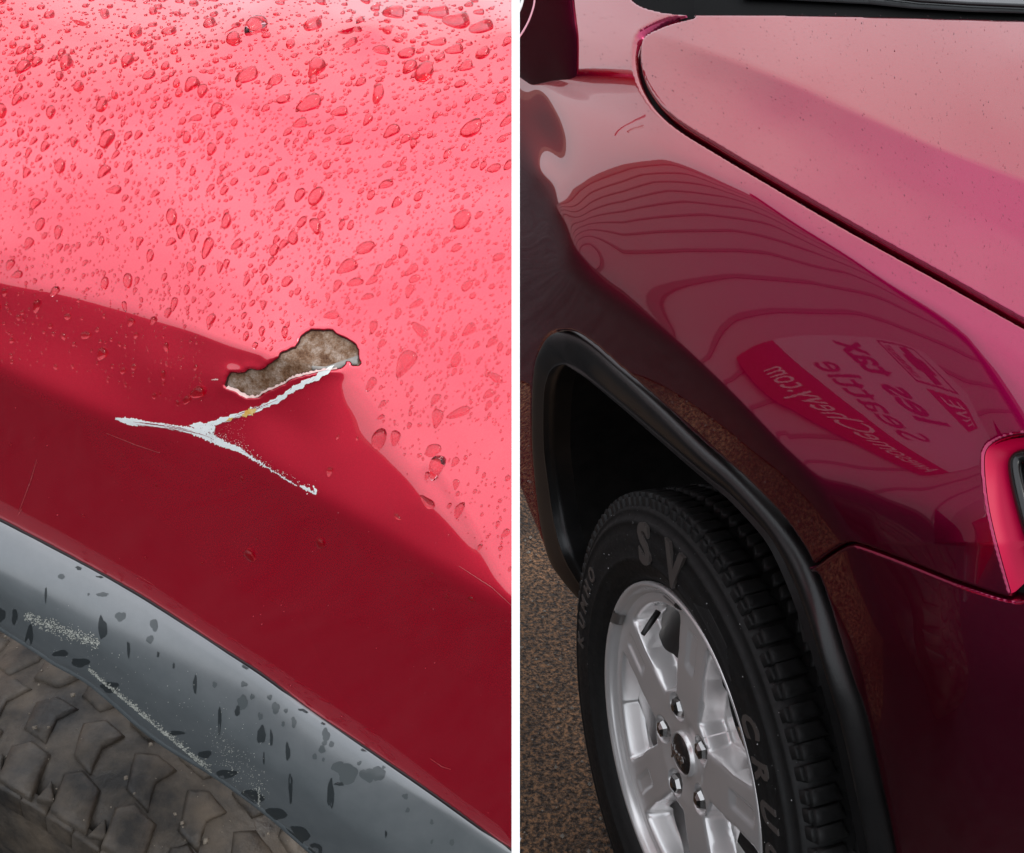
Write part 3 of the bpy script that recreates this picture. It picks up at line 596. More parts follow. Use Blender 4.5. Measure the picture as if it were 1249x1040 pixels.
# shoulder lugs running onto the sidewall
LUG = block_mesh([(-.016, .006), (.012, .006), (.016, -.006), (-.014, -.006)], .335, .362, 0, seed=8); LUG.materials.append(MUD)
for k in range(-11, 12): obj('shoulder_lug', LUG, None, wlL, ML @ Matrix.Rotation(math.radians(am) + (k - .05) * .079, 4, 'Z'))
# mud crumbs stuck on the tread
r_ = np.random.default_rng(3); V = []; F_ = []
for i in range(260):
    a_ = math.radians(am) + r_.uniform(-.6, .6); z = r_.uniform(-.2, .0); rr = .3725 if r_.random() < .6 else .364; s = .0008 + .0028 * r_.random() ** 3
    c = np.array([rr * math.cos(a_), rr * math.sin(a_), z]); k = len(V)
    for q in [(1, 0, 0), (-1, 0, 0), (0, 1, 0), (0, -1, 0), (0, 0, 1), (0, 0, -1)]: V.append(c + np.array(q) * s * r_.uniform(.6, 1.3))
    F_ += [(k + 0, k + 2, k + 4), (k + 2, k + 1, k + 4), (k + 1, k + 3, k + 4), (k + 3, k + 0, k + 4), (k + 2, k + 0, k + 5), (k + 1, k + 2, k + 5), (k + 3, k + 1, k + 5), (k + 0, k + 3, k + 5)]
obj('mud_crumbs', mesh('mud_crumbs', V, F_), varied('mud', (.07, .055, .04), (.26, .22, .17), 300, .6), wlL, ML, kind='stuff')

# ---------------------------------------------------------------- raindrops on the left fender
def drop_mesh(seed, lod=0):
    r = np.random.default_rng(seed); n, m = (20, 7) if lod == 0 else (8, 3)
    tail = r.uniform(0, .55); a = np.arange(n) / n * 2 * math.pi; rad = 1 + .10 * np.sin(2 * a + r.uniform(0, 6)) + .07 * np.sin(3 * a + r.uniform(0, 6)) + .02 * np.sin(5 * a + r.uniform(0, 6))
    asp = r.uniform(.42, .72); x = np.cos(a) * rad; y = np.sin(a) * rad * asp * (1 - tail * np.clip(-np.cos(a), -1, 1) * .55) ; hgt = r.uniform(.40, .54)
    V = []
    for j in range(m):
        f = j / m; s = math.cos(f * math.pi / 2) ** .62 if j else 1.0; z = hgt * math.sin(f * math.pi / 2) ** .9
        for k in range(n): V.append((x[k] * s + .12 * f, y[k] * s, z * (1 + .25 * x[k] * s)))
    V.append((.12, 0, hgt)); F_ = []
    for j in range(m - 1): F_ += [(j * n + k, j * n + (k + 1) % n, (j + 1) * n + (k + 1) % n, (j + 1) * n + k) for k in range(n)]
    F_ += [((m - 1) * n + k, (m - 1) * n + (k + 1) % n, m * n) for k in range(n)]
    k0 = len(V); V += [(x[k], y[k], -.03) for k in range(n)]
    F_ += [(k0 + k, k0 + (k + 1) % n, (k + 1) % n, k) for k in range(n)] + [tuple(k0 + k for k in range(n))[::-1]]
    return V, F_
DM = []
for i in range(14):
    v, f = drop_mesh(i + 1); me = mesh('raindrop', v, f); me.materials.append(WATER); DM.append(me)
def frame_at(px, py, ang):               # tangent frame; ang in the picture, degrees, 0 = right, 90 = up
    px = float(px); py = float(py); d = 2.0; a = math.radians(ang)
    p = SL.pt(np.array([px]), np.array([py]))[0]; q = SL.pt(np.array([px + d * math.cos(a)]), np.array([py - d * math.sin(a)]))[0]; n = SL.nrm(np.array([px]), np.array([py]))[0]
    t = q - p; t -= n * (t @ n); L = np.linalg.norm(t); t /= L; b = np.cross(n, t); return p, t, b, n, L / d
big_drops = [  # x, y, half length px, angle, label detail
 (574, 157, 14, 30, 'largest long raindrop near the right edge of the upper fender'), (377, 126, 13, 28, 'long plump raindrop high on the middle of the fender'), (461, 115, 9, 70, 'round raindrop with a pointed top high on the fender'),
 (414, 136, 9, 20, None), (380, 30, 10, 25, 'plump raindrop just below the white highlight'), (130, 170, 10, 62, 'big raindrop in the upper left of the fender'), (90, 173, 6, 75, None), (73, 203, 8, 68, None), (126, 209, 8, 50, None), (156, 203, 6, 55, None),
 (300, 92, 12, 30, None), (124, 128, 9, 62, None), (80, 77, 8, 62, None), (27, 82, 8, 45, None), (276, 270, 9, 68, None), (289, 298, 7, 40, None), (253, 302, 11, 68, None), (35, 297, 7, 70, None), (12, 323, 7, 60, None), (517, 89, 9, 65, None), (568, 80, 9, 25, None),
 (563, 268, 12, 42, 'lopsided raindrop trailing down left on the right side'), (423, 325, 11, 30, 'heart-shaped raindrop in the middle of the fender'), (502, 329, 8, 40, None), (433, 344, 9, 20, None), (445, 302, 11, 18, None), (491, 307, 8, 60, None), (494, 443, 15, 62, 'tall raindrop just right of the torn patch'),
 (556, 439, 9, 60, None), (512, 402, 10, -40, None), (560, 503, 12, 22, 'wide raindrop on the lower right of the pink area'), (533, 510, 10, 88, None), (531, 487, 8, 50, None), (462, 536, 11, 75, 'raindrop hanging on the edge of the dent'), (482, 534, 9, 75, 'raindrop just right of the one hanging on the dent edge'),
 (528, 549, 9, 15, None), (532, 570, 13, 70, 'big raindrop on the fold below the dent edge'), (521, 612, 9, -45, None), (560, 622, 9, 70, None), (485, 630, 5, -50, None), (572, 402, 10, 40, None), (600, 417, 7, 45, None), (610, 423, 6, 60, None), (604, 460, 8, -30, None), (508, 370, 8, 30, None),
 (455, 399, 7, 85, None), (404, 384, 9, 8, None), (505, 340, 6, 30, None), (610, 120, 8, 45, None), (588, 65, 9, 30, None), (554, 60, 9, 15, None), (534, 51, 9, 10, None), (465, 60, 9, 0, None), (495, 65, 10, 15, None), (535, 15, 12, 3, None), (556, 25, 13, 0, None), (585, 33, 13, 10, None), (480, 15, 9, 5, None), (428, 52, 8, 30, None),
 (233, 103, 8, 60, None), (165, 40, 8, 50, None), (205, 38, 7, 20, None), (255, 28, 7, 30, None), (285, 48, 7, 65, None), (310, 32, 10, 30, None), (385, 83, 10, 55, None), (335, 98, 8, 35, None), (345, 121, 8, 20, None), (366, 150, 9, 20, None), (477, 160, 9, 40, None), (602, 205, 8, 15, None), (490, 205, 5, 20, None),
 (332, 230, 7, 50, None), (321, 209, 7, 40, None), (365, 238, 9, 55, None), (385, 240, 10, 60, None), (385, 276, 9, 100, None), (334, 305, 7, 60, None), (345, 298, 6, 50, None), (268, 326, 6, 80, None), (246, 330, 6, 70, None), (232, 326, 6, 100, None), (220, 283, 8, 85, None), (236, 287, 7, 85, None), (183, 312, 7, 75, None), (71, 283, 7, 80, None),
 (45, 373, 7, 75, None), (160, 393, 5, 70, None), (166, 409, 4, 60, None), (150, 452, 3.5, 60, None), (239, 448, 3.5, 60, None), (305, 677, 6, 82, 'lone raindrop on the dark lower panel'), (402, 575, 5, 75, None), (391, 663, 5, 75, None), (412, 533, 3, 70, None), (203, 423, 5, 80, None), (187, 391, 5, 60, None)]
r_ = np.random.default_rng(21); placed = [(x, y, L) for x, y, L, a_, lb in big_drops]
cand = []
_gx, _gy = np.meshgrid(np.arange(-10., 632, 2), np.arange(-10., 742, 2)); _ga = above(_gx, _gy, L_DENT); _gi = inpoly(_gx, _gy, big)
def density(x, y):
    j, i = int((y + 10) / 2), int((x + 10) / 2)
    if _gi[j, i]: return 0
    d = _ga[j, i]
    if d < 3: return .34 if (d > -95 and x < 250) else .006
    dens = 1.0
    if x < 210 and y > 200: dens = .75
    if x > 430 and y > 520: dens = .35
    return dens
def angle_at(x, y): 
    base = np.interp(x, [0, 150, 350, 624], [58, 60, 44, 34]); base = base + np.interp(y, [0, 40, 120, 330, 500], [-30, -12, 0, 14, 25]); return base + r_.normal(0, 15)
cells_ = {}
def free(x, y, R):
    for i in range(int((x - 26) // 26), int((x + 26) // 26) + 1):
        for j in range(int((y - 26) // 26), int((y + 26) // 26) + 1):
            for (a1_, b1_, R2) in cells_.get((i, j), ()):
                if (a1_ - x) ** 2 + (b1_ - y) ** 2 < ((R + R2) * .78) ** 2: return False
    return True
def put(x, y, R): cells_.setdefault((int(x // 26), int(y // 26)), []).append((x, y, R))
for x, y, L in placed: put(x, y, L)
extra = []
for size, count in ((7.5, 80), (5.8, 150), (4.3, 280), (3.1, 600), (2.1, 1300), (1.4, 2400)):
    c = 0; tr = 0
    while c < count and tr < count * 9:
        tr += 1; x = r_.uniform(-8, 622); y = r_.uniform(-8, 735); s = size * r_.uniform(.75, 1.25)
        if y < 45: s *= .8
        dn = density(x, y)
        if r_.random() > dn or (size > 4 and dn < .3) or not free(x, y, s): continue
        put(x, y, s); extra.append((x, y, s)); c += 1
extra.sort(key=lambda q: -q[2])
MM = .52 / FPX
def drop_matrix(x, y, L, ang, variant_flip=1):
    p, t, b, n, sc = frame_at(x, y, ang); k = L * sc                      # L is the half length seen in the picture
    k = min(k, L * MM * 1.9); w = k * (1 if True else 1); M = Matrix(((t[0] * k, b[0] * w, n[0] * w, p[0]), (t[1] * k, b[1] * w, n[1] * w, p[1]), (t[2] * k, b[2] * w, n[2] * w, p[2]), (0, 0, 0, 1))); return M
def region_label(x, y, s=9):
    if above(np.array([float(x)]), np.array([float(y)]), L_DENT)[0] < 2: return 'raindrop on the darker red sheet below the pink reflection'
    if y < 42: return 'foreshortened raindrop in the pale highlight along the %s part of the fender top' % ('left' if x < 210 else 'central' if x < 420 else 'right')
    v = 'upper' if y < 170 else 'middle' if y < 310 else 'lower'; h = 'left' if x < 210 else 'centre' if x < 420 else 'right'
    z = 'large' if s >= 9 else 'middling' if s > 5.6 else 'small'; f = ('near its left edge', 'toward its left', 'left of its middle', 'right of its middle', 'toward its right', 'near its right edge')[min(5, int(max(x, 0) / 104))]
    return '%s raindrop on the %s pink fender face, %s' % (z, v, f)
GRP = 'raindrops beaded on the wet red fender'
cnt = 0
for i, (x, y, L, ang, lb) in enumerate(big_drops):
    o = obj('raindrop', DM[i % len(DM)], None, None, drop_matrix(x, y, L * 1.15, ang))
    tag(o, lb or region_label(x, y, L), 'raindrop', GRP); cnt += 1
lim = 300 - cnt
for i, (x, y, s) in enumerate(extra[:lim]):
    o = obj('raindrop', DM[(i * 5) % len(DM)], None, None, drop_matrix(x, y, s, angle_at(x, y)))
    tag(o, region_label(x, y, s), 'raindrop', GRP)
LD = [drop_mesh(100 + i, 1) for i in range(10)]; VV = []; FF = []; kk = 0
for i, (x, y, s) in enumerate(extra[lim:]):
    v, f = LD[i % 10]; M = np.array(drop_matrix(x, y, s, angle_at(x, y))); v = np.array(v) @ M[:3, :3].T + M[:3, 3]; VV.append(v); FF.extend([tuple(q + kk for q in ff) for ff in f]); kk += len(v)
o = obj('small_raindrops', mesh('small_raindrops', np.vstack(VV), FF), WATER, kind='stuff'); tag(o, 'countless tiny water beads scattered between the larger raindrops', 'water beads')
# ================================================================ RIGHT CAR
bR = HUB.copy(); bR[2] = 0
CARR = empty('red_car', tuple(bR), 'dark crimson car with smooth undamaged fender and silver alloy wheel', 'car')
RO = smooth_line([(706, 730), (690, 712), (672, 686), (663, 655), (658, 625), (654, 590), (651, 550), (650.5, 509), (651.5, 475), (654.5, 443), (661, 424), (670, 410), (684, 404), (702, 406), (725, 421), (751, 444), (781, 470), (813, 499), (859, 542), (900, 576), (939, 614), (963, 642), (986, 678), (1006, 725), (1027, 794), (1041, 836), (1054, 871), (1071, 945), (1088, 1025), (1096, 1080), (1102, 1110)], 4)
RI = smooth_line([(712, 722), (702, 708), (688, 684), (678, 655), (672, 625), (667, 590), (662, 550), (661, 509), (662, 478), (666, 460), (672, 449), (684, 444), (695, 449), (712, 460), (728, 473), (760, 500), (793, 529), (826, 558), (855, 583), (882, 605), (908, 632), (934, 664), (957, 712), (974, 758), (992, 812), (1006, 860), (1020, 915), (1036, 990), (1050, 1060), (1060, 1110)], 4)
# fender outline: cowl side, bonnet gap, lamp cut-out, bumper seam, arch
def offs(L, d):
    L = np.array(L, float); t = np.gradient(L, axis=0); t /= np.linalg.norm(t, axis=1)[:, None]; return L + np.stack([-t[:, 1], t[:, 0]], -1) * d
GAPF = offs(R_GAP, 1.5); GAPH = offs(R_GAP, -4.5); LAMP = smooth_line([(1340, 526), (1290, 527), (1249, 529), (1226, 533), (1209, 541), (1201, 553), (1201, 580), (1206, 620), (1215, 660), (1226, 700), (1233, 724)], 4)
COWL = smooth_line([(766, -70), (766, -30), (768, -6), (776, 3), (790, 9), (812, 14), (836, 16.5)], 4)
SEAMF = offs(R_SEAM, -1.2); SEAMB = offs(R_SEAM, 1.8)
sl = SEAMF[SEAMF[:, 0] < 1234][::-1]
ro = RO[::-1]; ro_f = ro[(ro[:, 1] < 700) | (ro[:, 0] < 900)]; ro_f = ro_f[~((ro_f[:, 0] > 972) & (ro_f[:, 1] > 690))]
polyF = np.vstack([[(590, -66), (766, -66)], COWL[1:], GAPF[1:][GAPF[1:, 0] < 1339], [(1338, 520)], LAMP[1:], sl, ro_f, [(706, 740), (600, 740), (590, 560)]])
polyF = np.array(polyF)
# the body side left of the arch ends at the sill
polyF = polyF[:-3]; polyF = np.vstack([polyF, [(690, 716), (672, 692), (660, 660), (648, 632), (634, 596), (600, 540), (590, 520)]])
k0 = np.where((np.abs(polyF - RO[0]).sum(1) < 1e-6))[0]
if len(k0): polyF = np.delete(polyF, k0, 0)
V, Q = panel(SR, polyF, .012, 3.0)
fenR = obj('fender', fastmesh('fender', V, Q), PAINT_R, CARR, label='smooth glossy dark red fender')
polyH = np.vstack([[(1338, 455)], GAPH[::-1][GAPH[::-1][:, 0] < 1338], [(846, 17), (960, 17), (1100, 20), (1249, 24), (1338, 27)]])
V, Q = panel(SR, polyH, .015, 4.0, lift=.001); hood = obj('hood', fastmesh('hood', V, Q), PAINT_R, CARR, label='dusty pink-red bonnet with a raised ridge')
ro_b = ro[(ro[:, 1] > 694) & (ro[:, 0] > 972)]
polyB = np.vstack([SEAMB[SEAMB[:, 0] > 982][:-1], [(1338, 735), (1338, 1106)], ro_b]); V, Q = panel(SR, polyB, .012, 2.2, lift=-.0006)
obj('bumper', fastmesh('bumper', V, Q), PAINT_R, CARR)
V, Q = panel(SR, np.vstack([[(1338, 480)], offs(R_GAP, 14)[::-1], [(850, -40), (1338, -40)]]), .002, 1, lift=-.022, edge=False); obj('gap_backing', fastmesh('gap_backing', V, Q), BLACK, CARR)  # black sheet behind the hood gap, stands in for the shade inside it
V, Q = panel(SR, [(930, 640), (1336, 640), (1336, 790), (960, 790)], .002, 1, lift=-.016, edge=False)
obj('seam_backing', fastmesh('seam_backing', V, Q), BLACK, CARR)  # plain black backing sheet behind the bumper seam
# cowl, wiper and windscreen
V, Q = panel(SR, [(756, -66), (758, -6), (775, 8), (800, 18), (846, 22), (960, 22), (1100, 25), (1249, 29), (1338, 32), (1338, -66)], .002, 1, lift=-.006, edge=False); obj('cowl_panel', fastmesh('cowl_panel', V, Q), simple('black_cowl', (.004, .004, .004), .8, **{'Specular IOR Level': .05}), CARR)
V, Q = panel(SR, [(905, -66), (905, -4), (960, -2), (1060, 3), (1110, 8), (1180, 12), (1249, 14), (1338, 15), (1338, -66)], .004, 2, lift=.004); obj('windscreen', fastmesh('windscreen', V, Q), simple('windscreen_glass', (.03, .033, .033), .25, **{'Specular IOR Level': .3}), CARR)
V, Q = tube(SR.pt(np.array([1060., 1066, 1080, 1120, 1180, 1249, 1300]), np.array([-14., -3, 3, 8, 12, 15, 17]), .007), .0022, 8); obj('wiper_arm', mesh('wiper_arm', V, Q), simple('wiper_black', (.01, .01, .01), .4), CARR)
# bright hairline on the seam edges
EDGE = PAINT_R
# flare and liner
BR_ = .016
secR = [(.02, .3), (.06, .55), (.12, .78), (.19, .93), (.27, 1.0), (.36, 1.0), (.47, .95), (.6, .84), (.74, .68), (.88, .5), (1.0, .34)]
n0R = nworld(0, 72.8)
BR_ = np.interp(np.linspace(0, 1, 260), [0, .3, .6, 1], [.005, .008, .013, .018])
V, Qf, PoR, PiR, BR2 = flare(SR, RO, RI, n0R, BR_, secR, .05, 260, win=.42)
obj('wheel_arch_flare', fastmesh('wheel_arch_flare', V, Qf), FLARE_R, CARR, label='matt black plastic wheel arch trim')
liner(PiR, n0R, .36, 'wheel_arch_liner', DARKM, CARR, .045)
# front lamp
BZ = smooth_line([(1340, 541), (1290, 541), (1249, 542), (1234, 544), (1225, 549), (1223, 562), (1227, 590), (1234, 622), (1243, 652), (1252, 680), (1262, 700)], 4)
n_ = 90; O_ = resample(LAMP, n_); I_ = resample(BZ, n_)
A = SR.pt(O_[:, 0], O_[:, 1], -.001); B = SR.pt(I_[:, 0], I_[:, 1], -.016); C_ = SR.pt(O_[:, 0] * .7 + I_[:, 0] * .3, O_[:, 1] * .7 + I_[:, 1] * .3, -.010); Bd = SR.pt(I_[:, 0], I_[:, 1], -.03)
V = np.vstack([A, A * .9 + C_ * .1 - n0R * .002, C_, B, Bd]); obj('lamp_surround', fastmesh('lamp_surround', V, [(j * n_ + i, (j + 1) * n_ + i, (j + 1) * n_ + i + 1, j * n_ + i + 1) for i in range(n_ - 1) for j in range(4)]), simple('lamp_inset_red', (.50, .0, .045), .45, **{'Specular IOR Level': .25}), CARR, label='bright red inset around the headlight')
hl = empty('headlight', (0, 0, 0), '', ''); del hl['label']; del hl['category']; hl.parent = CARR; hl.matrix_basis = world_of(CARR).inverted()
V, Q = tube(SR.pt(BZ[:, 0] + 3, BZ[:, 1] + 2, -.013), .0042, 10); obj('bezel', mesh('bezel', V, Q), simple('lamp_black', (.008, .008, .008), .2), hl)
lens_poly = np.vstack([BZ + (2, 2), [(1338, 760), (1338, 541)]]); V, Q = panel(SR, lens_poly, .002, 1, lift=-.020, edge=False); obj('lamp_housing', fastmesh('lamp_housing', V, Q), simple('lamp_inner', (.015, .015, .015), .25), hl)
CW = simple('lamp_white', (.85, .85, .85), .2)
V, Q = panel(SR, [(1238, 554), (1336, 552), (1336, 560), (1245, 561), (1247, 580), (1252, 610), (1258, 640), (1252, 636), (1245, 606), (1240, 575)], .002, .6, lift=-.016); obj('light_strip', fastmesh('light_strip', V, Q), CW, hl)
V, Q = panel(SR, [(1247, 564), (1330, 562), (1330, 600), (1254, 600)], .002, .6, lift=-.018); obj('reflector', fastmesh('reflector', V, Q), simple('lamp_red', (.35, .02, .03), .2), hl)
# door mirror
def pillow(poly, D, bul, name, m, parent, n=80, rings=14):
    P = resample(np.vstack([poly, poly[:1]]), n + 1)[:-1]; c = P.mean(0); V = []; nv = nworld(-6, 66); C0 = unproj(c[0], c[1], np.array(D))
    def vp(q):
        x, y = rays(q[:, 0], q[:, 1]); d = x[:, None] * RT + y[:, None] * UP - BK; return ((C0 - CAM) @ nv) / (d @ nv)
    for j in range(rings):
        f = j / rings; s = math.cos(f * math.pi / 2) ** .55 if j else 1; q = c + (P - c) * s; V.extend(unproj(q[:, 0], q[:, 1], vp(q) - bul * math.sin(f * math.pi / 2)))
    V.append(unproj(np.array([c[0]]), np.array([c[1]]), np.array([D - bul]))[0]); F_ = []
    for j in range(rings - 1): F_ += [(j * n + i, j * n + (i + 1) % n, (j + 1) * n + (i + 1) % n, (j + 1) * n + i) for i in range(n)]
    F_ += [((rings - 1) * n + i, (rings - 1) * n + (i + 1) % n, rings * n) for i in range(n)]
    kb = len(V); V.extend(unproj(P[:, 0], P[:, 1], vp(P) + bul * .4)); F_ += [(kb + i, kb + (i + 1) % n, (i + 1) % n, i) for i in range(n)] + [tuple(kb + i for i in range(n))[::-1]]
    return obj(name, mesh(name, V, F_), m, parent)
MIR = smooth_line([(600, -90), (660, -90), (697, -60), (700, -10), (703, 20), (706, 45), (706, 80), (705, 108), (702, 113), (692, 108), (676, 102), (662, 104), (648, 103), (634, 94), (615, 80), (590, 40), (580, -20), (600, -90)], 4)[:-1]
mr = pillow(MIR, 1.7, .03, 'door_mirror', PAINT_R, CARR)
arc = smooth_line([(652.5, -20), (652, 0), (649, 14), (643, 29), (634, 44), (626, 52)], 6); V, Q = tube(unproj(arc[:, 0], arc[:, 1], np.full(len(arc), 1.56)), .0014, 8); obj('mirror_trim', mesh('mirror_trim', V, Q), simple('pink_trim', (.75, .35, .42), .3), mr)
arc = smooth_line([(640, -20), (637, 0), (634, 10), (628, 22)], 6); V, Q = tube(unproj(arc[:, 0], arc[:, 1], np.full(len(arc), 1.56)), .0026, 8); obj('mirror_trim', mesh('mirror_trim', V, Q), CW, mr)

# ---------------------------------------------------------------- right wheel
axR = nworld(3.36, 72.8); fR = np.array([math.cos(math.radians(72.8)), -math.sin(math.radians(72.8)), 0]); uR = np.cross(axR, fR)
MR = Matrix(((fR[0], uR[0], axR[0], HUB[0]), (fR[1], uR[1], axR[1], HUB[1]), (fR[2], uR[2], axR[2], HUB[2]), (0, 0, 0, 1)))
wh = empty('wheel', (0, 0, 0), '', ''); del wh['label']; del wh['category']; wh.parent = CARR; wh.matrix_basis = world_of(CARR).inverted() @ MR; wh['label'] = 'silver five-spoke alloy wheel with black tyre'
prof = [(.226, -.02), (.236, -.002), (.243, .006), (.252, .011), (.262, .015), (.2635, .0165), (.268, .0165), (.2695, .0155), (.285, .019), (.300, .0185), (.312, .015), (.3135, .0165), (.318, .0155), (.3195, .0135), (.328, .008), (.3295, .009), (.333, .0075), (.3345, .005), (.341, -.002), (.345, -.010), (.3465, -.02), (.347, -.10), (.3465, -.19), (.338, -.212), (.30, -.225), (.25, -.22), (.226, -.2)]
V, Q = lathe(prof, 220); obj('tyre', mesh('tyre', V, Q), RUBBER, wh, MR, label='black road tyre with raised lettering')
V, Q = lathe([(.214, -.013), (.219, -.0115), (.222, -.004), (.2255, .001), (.2295, .003), (.2325, .001), (.233, -.004), (.230, -.012), (.222, -.02), (.214, -.03), (.205, -.05), (.200, -.09), (.198, -.18), (.222, -.2)], 160)
obj('rim', mesh('rim', V, Q), ALLOY, wh, MR)
REC = -.018
PHI0 = 62.0
def spoke_sector():
    nr = 110; R0, R1 = .030, .2155; r = R0 + (R1 - R0) * np.linspace(0, 1, nr)[:, None]
    w1 = np.radians(np.interp(r, [.07, .10, .15, .19, .21], [11, 17, 23.5, 25, 24.5])); rm, rh = .156, .040          # pockets centred on 0 and 72 deg, spoke on 36
    wh = np.maximum((w1 - .0065 / r) * np.clip(1 - (np.abs(r - rm) / rh) ** 4, 0, 1) ** .5, 0)                   # half angle of the window
    cols = [wh * f for f in np.linspace(0, 1, 7)] + [wh + (w1 - wh) * f for f in np.linspace(0, 1, 22)[1:]] + [w1 + (math.radians(36) - w1) * f for f in np.linspace(0, 1, 14)[1:]]
    a = np.hstack(cols); a = np.hstack([a, math.radians(72) - a[:, -2::-1]]); al = np.minimum(a, math.radians(72) - a); na = a.shape[1]
    k_ = .0016; cl_ = lambda v: np.exp(-np.clip(v, -.05, .2) / k_); ins = -k_ * np.log(cl_(r * (w1 - al)) + cl_(r - .082 + 0 * al) + cl_(.203 - r + 0 * al))
    def ss(x): x = np.clip(x, 0, 1); return x * x * (3 - 2 * x)
    base = REC + (-.012 - REC) * ss((r - .06) / .13) + .004 * ss((r - .04) / .03) * (1 - ss((r - .09) / .1))
    h = base - .0012 * np.exp(-np.abs(ins) / .0015) - .034 * ss(ins / .0095)
    sp = r * np.abs(a - math.radians(36)); h = h - .0035 * ss((.014 - sp) / .006) * ss((r - .130) / .015) * ss((.196 - r) / .010)
    V = np.stack([r * np.cos(a), r * np.sin(a), h], -1)
    for k in (-10, 62):
        bx, by = .0625 * math.cos(math.radians(k)), .0625 * math.sin(math.radians(k)); d = np.hypot(V[..., 0] - bx, V[..., 1] - by); V[..., 2] -= .016 * ss((.0195 - d) / .003)
    keep = np.ones((nr - 1, na - 1), bool); inr = (wh[:-1, 0] > 0) | (wh[1:, 0] > 0); keep[inr, :6] = False; keep[inr, -6:] = False
    idx = np.arange(nr * na).reshape(nr, na); Q = np.stack([idx[:-1, :-1], idx[1:, :-1], idx[1:, 1:], idx[:-1, 1:]], -1)[keep]
    return fastmesh('spoke', V.reshape(-1, 3), Q)
sp = spoke_sector(); sp.materials.append(ALLOY)
for k in range(5): obj('spoke', sp, None, wh, MR @ Matrix.Rotation(math.radians(PHI0 + 72 * k), 4, 'Z'))
V, Q = lathe([(.02, -.10), (.150, -.10), (.152, -.115), (.16, -.12), (.19, -.12)], 60); obj('brake_disc', mesh('brake_disc', V, Q), simple('brake_dark', (.02, .018, .017), .5, .6), wh, MR)
# lug nuts: hexagon with a domed cap and washer
def nut():
    V = []; F_ = []; n = 6
    for r, z in ((.0135, 0), (.0135, .015), (.0112, .0205), (.005, .0235)):
        for k in range(n): a = k * math.pi / 3; V.append((r * math.cos(a), r * math.sin(a), z))
    for j in range(3): F_ += [(j * n + k, j * n + (k + 1) % n, (j + 1) * n + (k + 1) % n, (j + 1) * n + k) for k in range(n)]
    F_.append(tuple(3 * n + k for k in range(n))); return mesh('lug_nut', V, F_, False)
NM = nut(); NM.materials.append(NUTM)
for k in range(5): a = math.radians(PHI0 - 10 + 72 * k); obj('lug_nut', NM, None, wh, MR @ Matrix.Translation((.0625 * math.cos(a), .0625 * math.sin(a), REC - .014)) @ Matrix.Rotation(a + .3 * k, 4, 'Z'))
V, Q = lathe([(.0005, REC + .010), (.012, REC + .0095), (.022, REC + .0075), (.027, REC + .004)], 48); cap = obj('centre_cap', mesh('centre_cap', V, Q), CAPM, wh, MR, label='dark oval-looking hub cap with script badge')
V, Q = lathe([(.0265, REC + .0035), (.028, REC + .0062), (.0295, REC + .0055), (.031, REC - .004), (.032, REC - .01)], 48); obj('cap_ring', mesh('cap_ring', V, Q), ALLOY, wh, MR)
tm = text_mesh('Jeep', .021, .0006, offset=.0004); tm.materials.append(CHROME); obj('badge', tm, None, wh, MR @ Matrix.Rotation(math.radians(24), 4, 'Z') @ Matrix.Translation((0, 0, REC + .0105)))
# valve stem and balance weights
a = math.radians(146); c0 = np.array([.192 * math.cos(a), .192 * math.sin(a), -.035]); c1 = np.array([.165 * math.cos(a), .165 * math.sin(a), -.004]) ; V, Q = tube([c0, c0 * .6 + c1 * .4, c1], [.0045, .0045, .0035], 12); obj('valve_stem', mesh('valve_stem', V, Q), simple('valve_black', (.01, .01, .01), .4), wh, MR)
def weight(a0, a1):
    V, Q = lathe([(.2275, .001), (.2275, .0045), (.2240, .0052), (.2195, .001), (.2165, -.004), (.2155, -.010), (.2200, -.012)], 12, math.radians(a0), math.radians(a1)); return mesh('balance_weight', V, Q)
for a0, a1 in ((163, 169), (104, 112)): obj('balance_weight', weight(a0, a1), simple('lead_grey', (.30, .29, .28), .35, .8), wh, MR)
# raised lettering on the side wall, each word a part
def arc_text(s, size, r, amid, step, z, name, m, ext=.0012, shear=0):
    lst = []; n = len(s)
    for i, ch in enumerate(s):
        if ch == ' ': continue
        me = text_mesh(ch, size, ext, shear, size * .035); an = amid - (i - (n - 1) / 2) * step; M = Matrix.Rotation(math.radians(an), 4, 'Z') @ Matrix.Translation((r, 0, z)) @ Matrix.Rotation(math.radians(-90), 4, 'Z')
        lst.append(([tuple(M @ v.co) for v in me.vertices], [tuple(p.vertices) for p in me.polygons])); bpy.data.meshes.remove(me)
    for V, Q in lst: obj(name, mesh(name, V, Q, False), m, wh, MR)
arc_text('SV', .074, .2885, 108, 17, .0188, 'tyre_letter', RUBL, .0022)
arc_text('KUMHO', .030, .289, 176, 7, .0185, 'tyre_letter', RUBL)
arc_text('CRUGEN', .040, .287, 33, 9.2, .0182, 'tyre_letter', RUBL, .0012, .3)
for i in range(7):
    V, Q = lathe([(.2785 + i * .0035, .0175), (.2795 + i * .0035, .0200), (.2805 + i * .0035, .0175)], 16, math.radians(66 + i), math.radians(88 - i)); obj('sidewall_rib', mesh('sidewall_rib', V, Q), RUBBER, wh, MR)
